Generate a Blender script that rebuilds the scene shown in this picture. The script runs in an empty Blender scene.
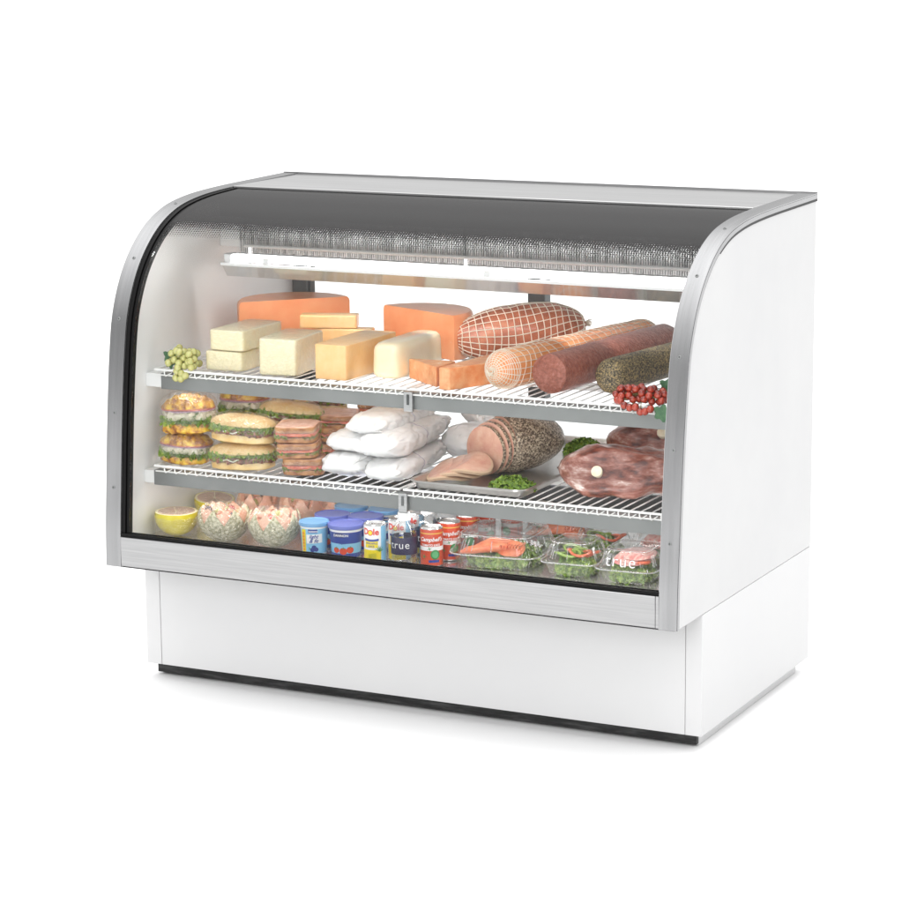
import bpy, math, random
from math import sin, cos, pi, sqrt, radians
from mathutils import Vector, Matrix, noise
random.seed(7)
S = bpy.context.scene
C = S.collection

# ------------------------------------------------------------------ materials
def nodes(name):
    m = bpy.data.materials.new(name); m.use_nodes = True
    nt = m.node_tree; nt.nodes.clear()
    return m, nt, nt.nodes, nt.links

def ramp(N, stops):
    r = N.new('ShaderNodeValToRGB'); e = r.color_ramp.elements
    while len(e) < len(stops): e.new(.5)
    for i, (p, c) in enumerate(stops):
        e[i].position = p; e[i].color = (*c, 1) if len(c) == 3 else c
    return r

def mat(name, col, rough=.5, metal=0, coat=0, coat_rough=.1, stops=None, scale=20, detail=4, bump=0, bscale=60, stretch=None,
        sss=0, emit=0, voronoi=False, spec=.5, film=0):
    """Principled surface; 'stops' gives the thing's own colours along a noise, 'film' adds creases to its clear coat."""
    m, nt, N, L = nodes(name)
    out = N.new('ShaderNodeOutputMaterial'); b = N.new('ShaderNodeBsdfPrincipled')
    L.new(b.outputs[0], out.inputs[0])
    b.inputs['Base Color'].default_value = (*col, 1)
    b.inputs['Roughness'].default_value = rough; b.inputs['Metallic'].default_value = metal
    b.inputs['Specular IOR Level'].default_value = spec
    b.inputs['Coat Weight'].default_value = coat; b.inputs['Coat Roughness'].default_value = coat_rough
    if sss:
        b.inputs['Subsurface Weight'].default_value = sss
        b.inputs['Subsurface Radius'].default_value = (.02, .012, .008); b.inputs['Subsurface Scale'].default_value = .5
    if emit:
        b.inputs['Emission Color'].default_value = (*col, 1); b.inputs['Emission Strength'].default_value = emit
    tc = N.new('ShaderNodeTexCoord'); mp = N.new('ShaderNodeMapping'); L.new(tc.outputs['Object'], mp.inputs[0])
    if stretch: mp.inputs['Scale'].default_value = stretch
    if stops:
        if voronoi:
            t = N.new('ShaderNodeTexVoronoi'); t.inputs['Scale'].default_value = scale; src = t.outputs['Color']
        else:
            t = N.new('ShaderNodeTexNoise'); t.inputs['Scale'].default_value = scale; t.inputs['Detail'].default_value = detail; t.inputs['Roughness'].default_value = .64
            src = t.outputs[0]
        L.new(mp.outputs[0], t.inputs['Vector'])
        r = ramp(N, stops); L.new(src, r.inputs[0]); L.new(r.outputs[0], b.inputs['Base Color'])
    if bump:
        t2 = N.new('ShaderNodeTexNoise'); t2.inputs['Scale'].default_value = bscale; t2.inputs['Detail'].default_value = 5
        L.new(mp.outputs[0], t2.inputs['Vector'])
        bp = N.new('ShaderNodeBump'); bp.inputs['Strength'].default_value = bump; bp.inputs['Distance'].default_value = .004
        L.new(t2.outputs[0], bp.inputs['Height']); L.new(bp.outputs[0], b.inputs['Normal'])
    if film:
        t3 = N.new('ShaderNodeTexNoise'); t3.inputs['Scale'].default_value = 45; t3.inputs['Detail'].default_value = 6
        t3.inputs['Distortion'].default_value = 1.5
        L.new(tc.outputs['Object'], t3.inputs['Vector'])
        b3 = N.new('ShaderNodeBump'); b3.inputs['Strength'].default_value = film; b3.inputs['Distance'].default_value = .006
        L.new(t3.outputs[0], b3.inputs['Height']); L.new(b3.outputs[0], b.inputs['Coat Normal'])
    return m

def clear(name, tint=(1, 1, 1), refl=.06, edge=.5, rough=.02, bump=0, bscale=40, milky=0):
    """Thin clear sheet: straight-through light, a mirror share that grows toward grazing, optional milkiness and creases."""
    m, nt, N, L = nodes(name)
    out = N.new('ShaderNodeOutputMaterial')
    tr = N.new('ShaderNodeBsdfTransparent'); tr.inputs[0].default_value = (*tint, 1)
    gl = N.new('ShaderNodeBsdfGlossy'); gl.inputs['Roughness'].default_value = rough; gl.inputs['Color'].default_value = (1, 1, 1, 1)
    lw = N.new('ShaderNodeLayerWeight'); lw.inputs['Blend'].default_value = .25
    mr = N.new('ShaderNodeMapRange'); mr.inputs['To Min'].default_value = refl; mr.inputs['To Max'].default_value = edge
    L.new(lw.outputs['Facing'], mr.inputs['Value'])
    mx = N.new('ShaderNodeMixShader'); L.new(mr.outputs[0], mx.inputs[0]); L.new(tr.outputs[0], mx.inputs[1]); L.new(gl.outputs[0], mx.inputs[2])
    last = mx
    if milky:
        df = N.new('ShaderNodeBsdfDiffuse'); df.inputs[0].default_value = (.85, .85, .85, 1)
        m2 = N.new('ShaderNodeMixShader'); m2.inputs[0].default_value = milky
        L.new(mx.outputs[0], m2.inputs[1]); L.new(df.outputs[0], m2.inputs[2]); last = m2
    L.new(last.outputs[0], out.inputs[0])
    if bump:
        tc = N.new('ShaderNodeTexCoord'); t = N.new('ShaderNodeTexNoise'); t.inputs['Scale'].default_value = bscale
        t.inputs['Detail'].default_value = 6; t.inputs['Distortion'].default_value = 2
        L.new(tc.outputs['Object'], t.inputs['Vector'])
        bp = N.new('ShaderNodeBump'); bp.inputs['Strength'].default_value = bump; bp.inputs['Distance'].default_value = .012
        L.new(t.outputs[0], bp.inputs['Height']); L.new(bp.outputs[0], gl.inputs['Normal']); L.new(bp.outputs[0], lw.inputs['Normal'])
    return m

M = {}
M['steel'] = mat('brushed_steel', (.5, .5, .5), .3, 1, stops=[(.3, (.36, .36, .365)), (.7, (.46, .46, .46))], scale=6, stretch=(.6, 8, 40))
M['steel_strip'] = mat('steel_strip', (.55, .55, .55), .27, 1, stops=[(.3, (.30, .302, .306)), (.7, (.38, .38, .385))], scale=3, stretch=(14, .7, .7))
M['deck_steel'] = mat('deck_steel', (.62, .62, .62), .34, 1, stops=[(.3, (.50, .50, .50)), (.7, (.59, .59, .59))], scale=4, stretch=(.5, 10, 1))
M['white'] = mat('white_enamel', (.73, .73, .73), .35, bump=.03, bscale=90, stops=[(.3, (.61, .61, .615)), (.7, (.65, .65, .65))], scale=2.5, spec=.12)
M['base_white'] = mat('base_enamel', (.70, .70, .705), .4, bump=.03, bscale=90, stops=[(.3, (.68, .68, .685)), (.7, (.70, .70, .70))], scale=2.5, spec=.15)
M['liner'] = mat('liner_white', (.84, .84, .83), .38, stops=[(.3, (.82, .82, .815)), (.7, (.87, .87, .865))], scale=3, spec=.3)
M['black'] = mat('black_rubber', (.006, .006, .006), .5, bump=.2, bscale=80, spec=.15)
M['kick'] = mat('black_kick', (.02, .02, .02), .5, stops=[(.45, (.008, .008, .008)), (.75, (.07, .07, .07))], scale=30, stretch=(.4, 1, 4))
M['seam_shade'] = mat('seam_and_shadow', (.05, .05, .05), .6)  # dark joint colour, also the shadow line modelled under the trim lip
M['dark_metal'] = mat('dark_metal', (.10, .105, .105), .4, .5, stops=[(.3, (.06, .065, .065)), (.7, (.15, .155, .155))], scale=5)
M['grey_metal'] = mat('grey_metal', (.24, .25, .248), .45, .35, stops=[(.3, (.20, .208, .206)), (.7, (.27, .278, .275))], scale=3)
M['deckfloor'] = mat('interior_deck', (.5, .49, .48), .22, .75, stops=[(.3, (.68, .66, .65)), (.7, (.82, .80, .79))], scale=8)
M['wire'] = mat('white_wire', (.86, .86, .85), .35, coat=.4)
M['fin'] = mat('coil_fin', (.6, .6, .6), .4, .2, stops=[(.35, (.35, .35, .35)), (.6, (.92, .92, .92))], scale=60, stretch=(1.6, 1, .3), detail=6)
M['tube'] = mat('lamp_tube', (1, .985, .975), .5, emit=31)
M['shelf_tube'] = mat('shelf_lamp_tube', (1, .98, .97), .5, emit=7.2)
M['deck_tube'] = mat('deck_lamp_tube', (1, .98, .97), .5, emit=12.5)
M['reflector'] = mat('lamp_reflector', (.85, .84, .84), .12, .85)
M['lampwhite'] = mat('lamp_white', (.85, .85, .85), .3)
M['glass'] = clear('clear_glass', (.985, .99, .988), .005, .09, .01)
M['rearglass'] = clear('rear_glass', (.98, .985, .985), .03, .3, .01)
M['clam'] = clear('clear_plastic', (.97, .975, .975), .035, .60, .04)
M['clamrim'] = clear('clear_plastic_rim', (.95, .96, .96), .10, .7, .05, milky=.22)
M['film'] = clear('cling_film', (.99, .985, .985), .075, .45, .05, bump=1.0, bscale=60, milky=.0)
M['bottle'] = clear('bottle_plastic', (.96, .97, .975), .05, .65, .03)
M['bagfilm'] = mat('white_bag', (.80, .797, .795), .38, coat=.25, bump=1, bscale=26, sss=.05)
M['bagline'] = mat('bag_tie', (.42, .38, .46), .5)
# glass with its printed dark band and dots
def frit():
    m, nt, N, L = nodes('printed_glass')
    out = N.new('ShaderNodeOutputMaterial')
    uv = N.new('ShaderNodeUVMap'); uv.uv_map = 'UVMap'
    sx = N.new('ShaderNodeSeparateXYZ'); L.new(uv.outputs[0], sx.inputs[0])
    def math_(op, a, b=None, c=None):
        n = N.new('ShaderNodeMath'); n.operation = op
        for i, v in enumerate((a, b, c)):
            if v is None: continue
            if isinstance(v, (int, float)): n.inputs[i].default_value = v
            else: L.new(v, n.inputs[i])
        return n.outputs[0]
    k = 2 * pi / .0068
    u = math_('MULTIPLY', sx.outputs[0], k); v = math_('MULTIPLY', sx.outputs[1], k)
    cell = math_('MULTIPLY', math_('ADD', math_('SINE', u), math_('SINE', v)), .5)            # -1..1
    t = math_('DIVIDE', math_('SUBTRACT', sx.outputs[1], FRIT0), .075)      # 0 at the band's lower edge
    thr = math_('SUBTRACT', math_('MULTIPLY', math_('POWER', math_('MAXIMUM', t, 0), 1.5), 2.2), .62)
    dots = math_('LESS_THAN', cell, thr)
    inside = math_('GREATER_THAN', t, 0)
    mask = math_('MULTIPLY', math_('MULTIPLY', dots, inside), .985)
    mask = math_('MAXIMUM', mask, math_('MULTIPLY', inside, math_('MULTIPLY_ADD', t, .22, .03)))
    tr = N.new('ShaderNodeBsdfTransparent'); tr.inputs[0].default_value = (.985, .99, .988, 1)
    ink = N.new('ShaderNodeBsdfDiffuse'); ink.inputs[0].default_value = (.012, .011, .011, 1)
    m1 = N.new('ShaderNodeMixShader'); L.new(mask, m1.inputs[0]); L.new(tr.outputs[0], m1.inputs[1]); L.new(ink.outputs[0], m1.inputs[2])
    gl = N.new('ShaderNodeBsdfGlossy'); gl.inputs['Roughness'].default_value = .03
    g2 = N.new('ShaderNodeBsdfGlossy'); g2.inputs['Roughness'].default_value = .22
    mg = N.new('ShaderNodeMixShader'); L.new(inside, mg.inputs[0]); L.new(gl.outputs[0], mg.inputs[1]); L.new(g2.outputs[0], mg.inputs[2])
    lw = N.new('ShaderNodeLayerWeight'); lw.inputs['Blend'].default_value = .25
    mr = N.new('ShaderNodeMapRange'); mr.inputs['To Min'].default_value = .004; mr.inputs['To Max'].default_value = .045
    L.new(lw.outputs['Facing'], mr.inputs['Value'])
    fr = math_('ADD', mr.outputs[0], math_('MULTIPLY', math_('MULTIPLY', inside, mask), math_('MULTIPLY', math_('POWER', lw.outputs['Facing'], 2.4), .62)))
    m2 = N.new('ShaderNodeMixShader'); L.new(fr, m2.inputs[0]); L.new(m1.outputs[0], m2.inputs[1]); L.new(mg.outputs[0], m2.inputs[2])
    L.new(m2.outputs[0], out.inputs[0])
    return m

# ------------------------------------------------------------------ mesh builder
class MB:
    def __init__(s): s.v = []; s.f = []; s.m = []; s.uv = None
    def add(s, vs, fs, mi=0):
        o = len(s.v); s.v += [tuple(p) for p in vs]; s.f += [tuple(i + o for i in f) for f in fs]; s.m += [mi] * len(fs)
        return s
    def box(s, x0, x1, y0, y1, z0, z1, mi=0):
        return s.add([(x0, y0, z0), (x1, y0, z0), (x1, y1, z0), (x0, y1, z0), (x0, y0, z1), (x1, y0, z1), (x1, y1, z1), (x0, y1, z1)],
                     [(0, 3, 2, 1), (4, 5, 6, 7), (0, 1, 5, 4), (1, 2, 6, 5), (2, 3, 7, 6), (3, 0, 4, 7)], mi)
    def tube(s, pts, r, n=6, mi=0, close=False):
        pts = [Vector(p) for p in pts]; vs = []; K = len(pts); prev = None
        for i, p in enumerate(pts):
            if close: d = pts[(i + 1) % K] - pts[i - 1]
            else: d = pts[min(i + 1, K - 1)] - pts[max(i - 1, 0)]
            d.normalize()
            if prev is None:
                a = Vector((0, 0, 1)) if abs(d.z) < .9 else Vector((1, 0, 0))
                n1 = d.cross(a).normalized()
            else:
                n1 = (prev - d * prev.dot(d)).normalized()
            prev = n1; n2 = d.cross(n1)
            rr = r[i] if isinstance(r, (list, tuple)) else r
            for j in range(n):
                t = 2 * pi * j / n; vs.append(p + (n1 * cos(t) + n2 * sin(t)) * rr)
        fs = []
        for i in range(K if close else K - 1):
            i2 = (i + 1) % K
            for j in range(n): fs.append((i * n + j, i * n + (j + 1) % n, i2 * n + (j + 1) % n, i2 * n + j))
        if not close: fs += [tuple(range(n))[::-1], tuple((K - 1) * n + j for j in range(n))]
        return s.add(vs, fs, mi)
    def loft(s, prof, n=40, ex=2, amp=0, sc=20, seed=0, mi=None, cap=True, center=None, ang=None):
        """prof: (z, rx, ry[, mi][, ox, oy]); rings of a superellipse, optional noise push."""
        vs = []; off = Vector((seed * 3.7, seed * 1.3, seed * 2.1)); K = len(prof)
        for p in prof:
            z, rx, ry = p[:3]
            ox, oy = (p[4], p[5]) if len(p) > 4 else (0, 0)
            for j in range(n):
                t = 2 * pi * j / n; c, q = cos(t), sin(t)
                x = math.copysign(abs(c) ** (2 / ex), c) * rx; y = math.copysign(abs(q) ** (2 / ex), q) * ry
                w = Vector((x, y, z))
                if amp:
                    k = noise.noise(w * sc + off) + .5 * noise.noise(w * sc * 2.3 + off)
                    d = Vector((x, y, 0)); l = d.length
                    if l > 1e-6: w += d / l * k * amp
                    w.z += amp * .6 * noise.noise(w * sc * 1.1 - off)
                w.x += ox; w.y += oy
                vs.append(w)
        fs = []; ms = []
        for i in range(K - 1):
            g = prof[i][3] if len(prof[i]) > 3 and mi is None else (mi or 0)
            for j in range(n):
                fs.append((i * n + j, i * n + (j + 1) % n, (i + 1) * n + (j + 1) % n, (i + 1) * n + j)); ms.append(g)
        if cap:
            fs.append(tuple(range(n))[::-1]); ms.append(prof[0][3] if len(prof[0]) > 3 and mi is None else (mi or 0))
            fs.append(tuple((K - 1) * n + j for j in range(n))); ms.append(prof[-1][3] if len(prof[-1]) > 3 and mi is None else (mi or 0))
        o = len(s.v); s.v += [tuple(p) for p in vs]; s.f += [tuple(i + o for i in f) for f in fs]; s.m += ms
        return s
    def xf(s, mx, start=0):
        s.v = s.v[:start] + [tuple(mx @ Vector(p)) for p in s.v[start:]]; return s
    def build(s, name, mats, parent=None, smooth=True, bevel=0, loc=None, kind=None, label=None, auto=40):
        me = bpy.data.meshes.new(name); me.from_pydata(s.v, [], s.f)
        if not isinstance(mats, (list, tuple)): mats = [mats]
        for q in mats: me.materials.append(M[q] if isinstance(q, str) else q)
        me.polygons.foreach_set('material_index', s.m)
        me.update()
        if smooth:
            me.polygons.foreach_set('use_smooth', [True] * len(me.polygons))
            me.set_sharp_from_angle(angle=radians(auto))
        o = bpy.data.objects.new(name, me); C.objects.link(o)
        if parent is not None: o.parent = parent
        if loc: o.location = loc
        if bevel:
            b = o.modifiers.new('Bevel', 'BEVEL'); b.width = bevel; b.segments = 2; b.limit_method = 'ANGLE'
        if kind: o['kind'] = kind
        if label: o['label'] = label
        return o

def thing(name, label, cat, loc=(0, 0, 0), rz=0, group=None):
    o = bpy.data.objects.new(name, None); C.objects.link(o); o.empty_display_size = .03
    o.location = loc; o.rotation_euler = (0, 0, rz); o['label'] = label; o['category'] = cat
    if group: o['group'] = group
    return o

def dup(root, label, loc, rz=0):
    def cp(o, par):
        c = o.copy(); C.objects.link(c)
        if par is not None: c.parent = par
        for ch in list(kids.get(o.name, [])): cp(ch, c)
        return c
    kids = {}
    for o in C.objects:
        if o.parent: kids.setdefault(o.parent.name, []).append(o)
    r = cp(root, None); r.location = loc; r.rotation_euler = (0, 0, rz); r['label'] = label
    return r

def rblock(mb, x0, x1, y0, y1, z0, z1, r=.006, ex=9, n=48, amp=0, sc=30, seed=0, mi=0):
    cx, cy = (x0 + x1) / 2, (y0 + y1) / 2; a, b = (x1 - x0) / 2, (y1 - y0) / 2; st = len(mb.v)
    pr = []
    for i in range(4): t = i / 3 * pi / 2; pr.append((z0 + r * (1 - sin(t)) if 0 else z0 + r - r * cos(t), a - r + r * sin(t), b - r + r * sin(t)))
    for k in range(1, 4): pr.append((z0 + r + (z1 - z0 - 2 * r) * k / 4, a, b))
    for i in range(4): t = i / 3 * pi / 2; pr.append((z1 - r + r * sin(t), a - r + r * cos(t), b - r + r * cos(t)))
    mb.loft(pr, n, ex, amp, sc, seed, mi)
    mb.xf(Matrix.Translation((cx, cy, 0)), st); return mb

# ------------------------------------------------------------------ the case's curved profile (y, z)
W, D, Z1, Z0, BY = 1.505, .907, .325, .035, .165
KP = [(0, .325), (.003, .42), (.011, .52), (.02, .63), (.032, .75), (.045, .85), (.06, .93), (.085, .995), (.118, 1.05), (.16, 1.097), (.21, 1.136), (.265, 1.164),
      (.33, 1.184), (.42, 1.197), (.52, 1.203), (.62, 1.206), (.76, 1.208), (.907, 1.21)]
def catmull(P, k=5):
    o = []
    for i in range(len(P) - 1):
        p0 = Vector(P[max(i - 1, 0)]); p1 = Vector(P[i]); p2 = Vector(P[i + 1]); p3 = Vector(P[min(i + 2, len(P) - 1)])
        for j in range(k):
            t = j / k
            o.append(.5 * ((2 * p1) + (p2 - p0) * t + (2 * p0 - 5 * p1 + 4 * p2 - p3) * t * t + (3 * p1 - p0 - 3 * p2 + p3) * t ** 3))
    o.append(Vector(P[-1])); return o
PR = catmull(KP)
def inward(i):
    d = PR[min(i + 1, len(PR) - 1)] - PR[max(i - 1, 0)]; d.normalize(); return Vector((d.y, -d.x))
def offset(d): return [PR[i] + inward(i) * d for i in range(len(PR))]
def sweep(mb, x0, x1, d0, d1, i0=0, i1=None, mi=0, front_mi=None, uv=False):
    """box section between x0..x1, depth d0..d1 measured inward from the outer profile"""
    a, b = offset(d0), offset(d1); i1 = len(PR) - 1 if i1 is None else i1
    vs = []; o = len(mb.v)
    for i in range(i0, i1 + 1):
        vs += [(x0, a[i].x, a[i].y), (x1, a[i].x, a[i].y), (x1, b[i].x, b[i].y), (x0, b[i].x, b[i].y)]
    fs = []; ms = []; K = i1 - i0 + 1
    for i in range(K - 1):
        for j in range(4):
            fs.append((i * 4 + j, i * 4 + (j + 1) % 4, (i + 1) * 4 + (j + 1) % 4, (i + 1) * 4 + j))
            ms.append(front_mi if (front_mi is not None and j == 0) else mi)
    fs += [(3, 2, 1, 0), tuple((K - 1) * 4 + j for j in range(4))]; ms += [mi, mi]
    mb.v += vs; mb.f += [tuple(q + o for q in f) for f in fs]; mb.m += ms
    return mb
def near(z=None, y=None):
    if z is not None: return min(range(len(PR)), key=lambda i: abs(PR[i].y - z) + (10 if PR[i].x > .3 else 0))
    return min(range(len(PR)), key=lambda i: abs(PR[i].x - y) + (10 if PR[i].y < 1 else 0))
ARC = [0]
for i in range(1, len(PR)): ARC.append(ARC[-1] + (PR[i] - PR[i - 1]).length)
def arc_at(z):
    for i in range(1, len(PR)):
        if PR[i].y >= z:
            t = (z - PR[i - 1].y) / (PR[i].y - PR[i - 1].y); return ARC[i - 1] + t * (ARC[i] - ARC[i - 1])
FRIT0 = arc_at(1.124)
M['frit'] = frit()

# ------------------------------------------------------------------ display case
case = thing('display_case', 'white refrigerated deli case with curved glass front and stainless trim, standing on the floor', 'display case')
XL, XR = .045, 1.460
# side panels
for x0, x1, nm in ((.002, XL, 0), (XR, W - .002, 1)):
    mb = MB(); off = offset(.0035); pts = [(p.x, p.y) for p in off]; pts[0] = (pts[0][0], Z1); pts[-1] = (D, pts[-1][1]); pts.append((D, Z1))
    n = len(pts); vs = [(x0, *p) for p in pts] + [(x1, *p) for p in pts]
    fs = [tuple(range(n)), tuple(range(n, 2 * n))[::-1]] + [(i, i + n, (i + 1) % n + n, (i + 1) % n) for i in range(n)]
    mb.add(vs, fs)
    sp = mb.build('side_panel', ['white', 'liner'], case, auto=30)
    sp.data.polygons[0 if nm else 1].material_index = 1
    # the liner face looks into the cabinet
    for p in sp.data.polygons:
        if len(p.vertices) > 10: p.material_index = 1 if (sum(sp.data.vertices[v].co.x for v in p.vertices) / len(p.vertices) > .03) == (nm == 0) and abs(sp.data.vertices[p.vertices[0]].co.x - (x1 if nm == 0 else x0)) < 1e-5 else 0
# trims with screws
for x0, x1, lipx in ((0, .043, 0), (1.462, W, 1)):
    mb = MB(); sweep(mb, x0, x1, 0, .003)
    if lipx: sweep(mb, W - .0015, W + .001, .003, .013)
    else: sweep(mb, -.001, .0015, .003, .013)
    ts = mb.build('trim_strip', 'steel_strip', case, auto=25)
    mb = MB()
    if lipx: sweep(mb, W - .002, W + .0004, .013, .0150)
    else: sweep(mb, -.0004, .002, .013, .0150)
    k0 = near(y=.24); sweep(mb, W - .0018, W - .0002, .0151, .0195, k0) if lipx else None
    mb.build('trim_gap_shadow', 'seam_shade', case)  # dark strips put in as the shadow line below the trim lip
    for zz in ((.53, .731, .931, 1.099, 1.19) if lipx else (.53, .708, .928, 1.074, 1.185)):
        i = near(z=zz) if zz < 1.18 else near(y=.33)
        p = PR[i]; nn = inward(i); mb = MB()
        mb.loft([(-.001, .0042, .0042), (.0008, .0042, .0042), (.0016, .003, .003)], 16, mi=0)
        mb.box(-.0024, .0024, -.0004, .0004, .0014, .0019, 1); mb.box(-.0004, .0004, -.0024, .0024, .0014, .0019, 1)
        ax = Vector((0, -nn.x, -nn.y)); q = Vector((0, 0, 1)).rotation_difference(ax).to_matrix().to_4x4()
        mb.xf(Matrix.Translation(((x0 + x1) / 2, p.x, p.y)) @ q)
        mb.build('screw', ['grey_metal', 'black'], ts, loc=None)
# black gaskets beside the strips
ig = near(y=.57)
for a0, a1, b0, b1 in ((.0432, .0545, .057, .0655),):
    mb = MB(); sweep(mb, a0, a1, .0032, .016, 3, ig); sweep(mb, b0, b1, .0065, .019, 3, ig); sweep(mb, min(a1, b1), max(a0, b0), .013, .017, 3, ig)
    mb.build('glass_gasket', 'black', case)
# curved glass
i0 = 4
mb = MB(); sweep(mb, .0660, 1.4595, .004, .0095, i0, near(y=.575), 1, 0)
gl = mb.build('curved_glass', ['frit', 'glass'], case, auto=30)
uvl = gl.data.uv_layers.new(name='UVMap')
arcs = {}
for p in gl.data.polygons:
    for li in p.loop_indices:
        co = gl.data.vertices[gl.data.loops[li].vertex_index].co
        k = i0 + gl.data.loops[li].vertex_index // 4
        uvl.data[li].uv = (co.x, ARC[min(k, len(ARC) - 1)])
# top deck
mb = MB(); mb.box(.0435, 1.4615, .574, D, 1.196, 1.2065); mb.build('top_panel', 'deck_steel', case, bevel=.0015)
MB().box(.0445, 1.4605, .566, .5738, 1.190, 1.2015).build('deck_gasket', 'black', case)
MB().box(.0, W, D + .0005, D + .004, 1.19, 1.2125).build('rear_flange', 'steel', case)
# bottom rail
mb = MB(); mb.box(.0435, 1.4535, 0, .018, .327, .400); mb.build('front_rail', 'steel', case, bevel=.0012)
mb = MB(); mb.box(1.4545, 1.4615, .001, .018, .327, .400); mb.build('rail_end', 'steel', case)
mb = MB(); mb.box(.0435, 1.4615, .003, .017, .4005, .4045); mb.box(.0435, 1.4615, .001, .008, .4055, .4095); mb.box(.0435, 1.4615, .012, .018, .4055, .4105)
mb.build('sill_gasket', 'black', case)
MB().box(.0435, 1.4615, .004, .016, .4042, .4056).build('sill_trim', 'steel', case)
MB().box(XL + .0005, XR - .0005, .0182, D - .03, .327, .379).build('cabinet_floor', 'deckfloor', case)
# rear frame, doors, header
for a, b, y in ((XL, .092, .862), (.742, .790, .866), (1.415, XR, .862)): MB().box(a, b, y, D - .002, .38, 1.19).build('rear_post', 'dark_metal', case, bevel=.002)
MB().box(.0925, 1.4145, .868, D - .004, .38, .425).build('rear_sill', 'dark_metal', case)
MB().box(.0925, 1.4145, .868, D - .004, .975, 1.000).build('rear_header', 'grey_metal', case)
for a, b, y in ((.0925, .765, .880), (.765, 1.4145, .888)):
    d_ = MB().box(a, b, y, y + .005, .426, 1.19).build('rear_door', 'rearglass', case, smooth=False)
    hb = MB(); hb.box(a, a + .014, y - .004, y - .0005, .427, .974) ; hb.build('door_edge', 'grey_metal', d_)
MB().box(XL, XR, .60, .86, 1.150, 1.192).build('ceiling_panel', 'grey_metal', case)
# evaporator coil under the ceiling
cx0, cx1 = .104, 1.452
coil = MB().box(cx0, cx1, .512, .60, 1.060, 1.136).build('evaporator_coil', 'black', case)
mb = MB(); k = 0; x = cx0
while x < cx1:
    zb = 1.043 + random.uniform(0, .005); sk = random.uniform(-.0006, .0006)
    mb.add([(x, .498, zb), (x + .0030, .498, zb), (x + .0030 + sk, .498, 1.133), (x + sk, .498, 1.133), (x, .5118, zb), (x + .0030, .5118, zb), (x + .0030 + sk, .5118, 1.133), (x + sk, .5118, 1.133)],
           [(0, 1, 2, 3), (7, 6, 5, 4), (0, 4, 5, 1), (1, 5, 6, 2), (2, 6, 7, 3), (3, 7, 4, 0)]); x += .0062 + .0012 * noise.noise(Vector((x * 40, 0, 0)))
mb.build('coil_fins', 'fin', coil, smooth=False)
MB().box(XL + .001, cx0 - .001, .50, .60, 1.060, 1.136).build('coil_end', 'liner', coil)
MB().box(.742, .747, .494, .4975, 1.052, 1.134).build('coil_bracket', 'grey_metal', coil)
MB().box(XL + .001, XR - .001, .50, .72, 1.1365, 1.189).build('duct_cover', 'dark_metal', case)
mb = MB().tube([(.13, .478, 1.066), (1.452, .478, 1.066)], .0045, 10); mb.build('lamp_reflection_bar', 'wire', coil)  # white bar modelled in place of the lamp tube's reflection in the glass
# lamp
LY = .36
lamp = MB().box(.150, 1.405, LY + .024, LY + .05, 1.040, 1.059).build('lamp_housing', 'lampwhite', case, bevel=.002)
MB().tube([(.172, LY, 1.049), (1.385, LY, 1.049)], .0065, 16).build('lamp_tube', 'tube', lamp)
for xx in (.150, 1.386): MB().box(xx, xx + .020, LY - .016, LY + .0235, 1.036, 1.062).build('lamp_end_cap', 'lampwhite', lamp, bevel=.002)
sh = MB(); sh.add([(.146, LY - .022, 1.037), (1.41, LY - .022, 1.037), (1.41, LY + .004, 1.004), (.146, LY + .004, 1.004), (.146, LY - .020, 1.038), (1.41, LY - .020, 1.038), (1.41, LY + .006, 1.005), (.146, LY + .006, 1.005)],
        [(0, 1, 2, 3), (7, 6, 5, 4), (0, 4, 5, 1), (2, 6, 7, 3), (1, 5, 6, 2), (0, 3, 7, 4)])
sh.build('lamp_reflector', 'reflector', lamp, smooth=False)
MB().box(.146, 1.41, LY - .026, LY - .021, 1.034, 1.041).build('reflector_lip', 'lampwhite', lamp)
for xx in (.222, .262, .818, .870):
    mb = MB(); mb.box(xx, xx + .010 if xx in (.222, .818) else xx + .018, LY - .018, LY - .012, 1.0415, 1.082 if xx in (.222, .818) else 1.056); mb.build('lamp_clip', 'reflector' if xx in (.222, .818) else 'lampwhite', lamp)
# shelf supports
for z0, z1, y, xa in ((.750, .789, .132, .090), (.512, .549, .112, .074)):
    mb = MB(); mb.box(xa, 1.4595, y, y + .004, z0, z1); mb.box(xa, 1.4595, y + .004, y + .028, z1 - .003, z1); sb = mb.build('shelf_support', 'grey_metal', case, bevel=.001)
    mb = MB(); mb.box(XL + .0005, xa - .001, y + .002, .80, z0 + .004, z1 - .002); mb.build('side_bracket', 'liner', sb)
    mb = MB(); mb.box(1.445, 1.4592, y + .030, .80, z0 + .004, z1 - .004); mb.build('side_bracket', 'liner', sb)
    for yy in (.45, .78): MB().box(.09, 1.44, yy, yy + .008, z0 + .014, z1 - .006).build('cross_member', 'liner', sb)
    MB().tube([(.12, y + .017, z0 + .012), (1.42, y + .017, z0 + .012)], .007, 12).build('shelf_lamp', 'shelf_tube' if z0 > .7 else 'deck_tube', sb)
    xc = .768 if z0 > .7 else .761
    mb = MB(); mb.box(xc, xc + .0225, y - .012, y - .003, z0 - .004, z1 + .004); mb.box(xc + .008, xc + .0145, y - .0135, y - .0125, z0 + .012, z1 - .002, 1)
    mb.build('shelf_clip', ['steel', 'dark_metal'], sb, bevel=.002)
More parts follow.
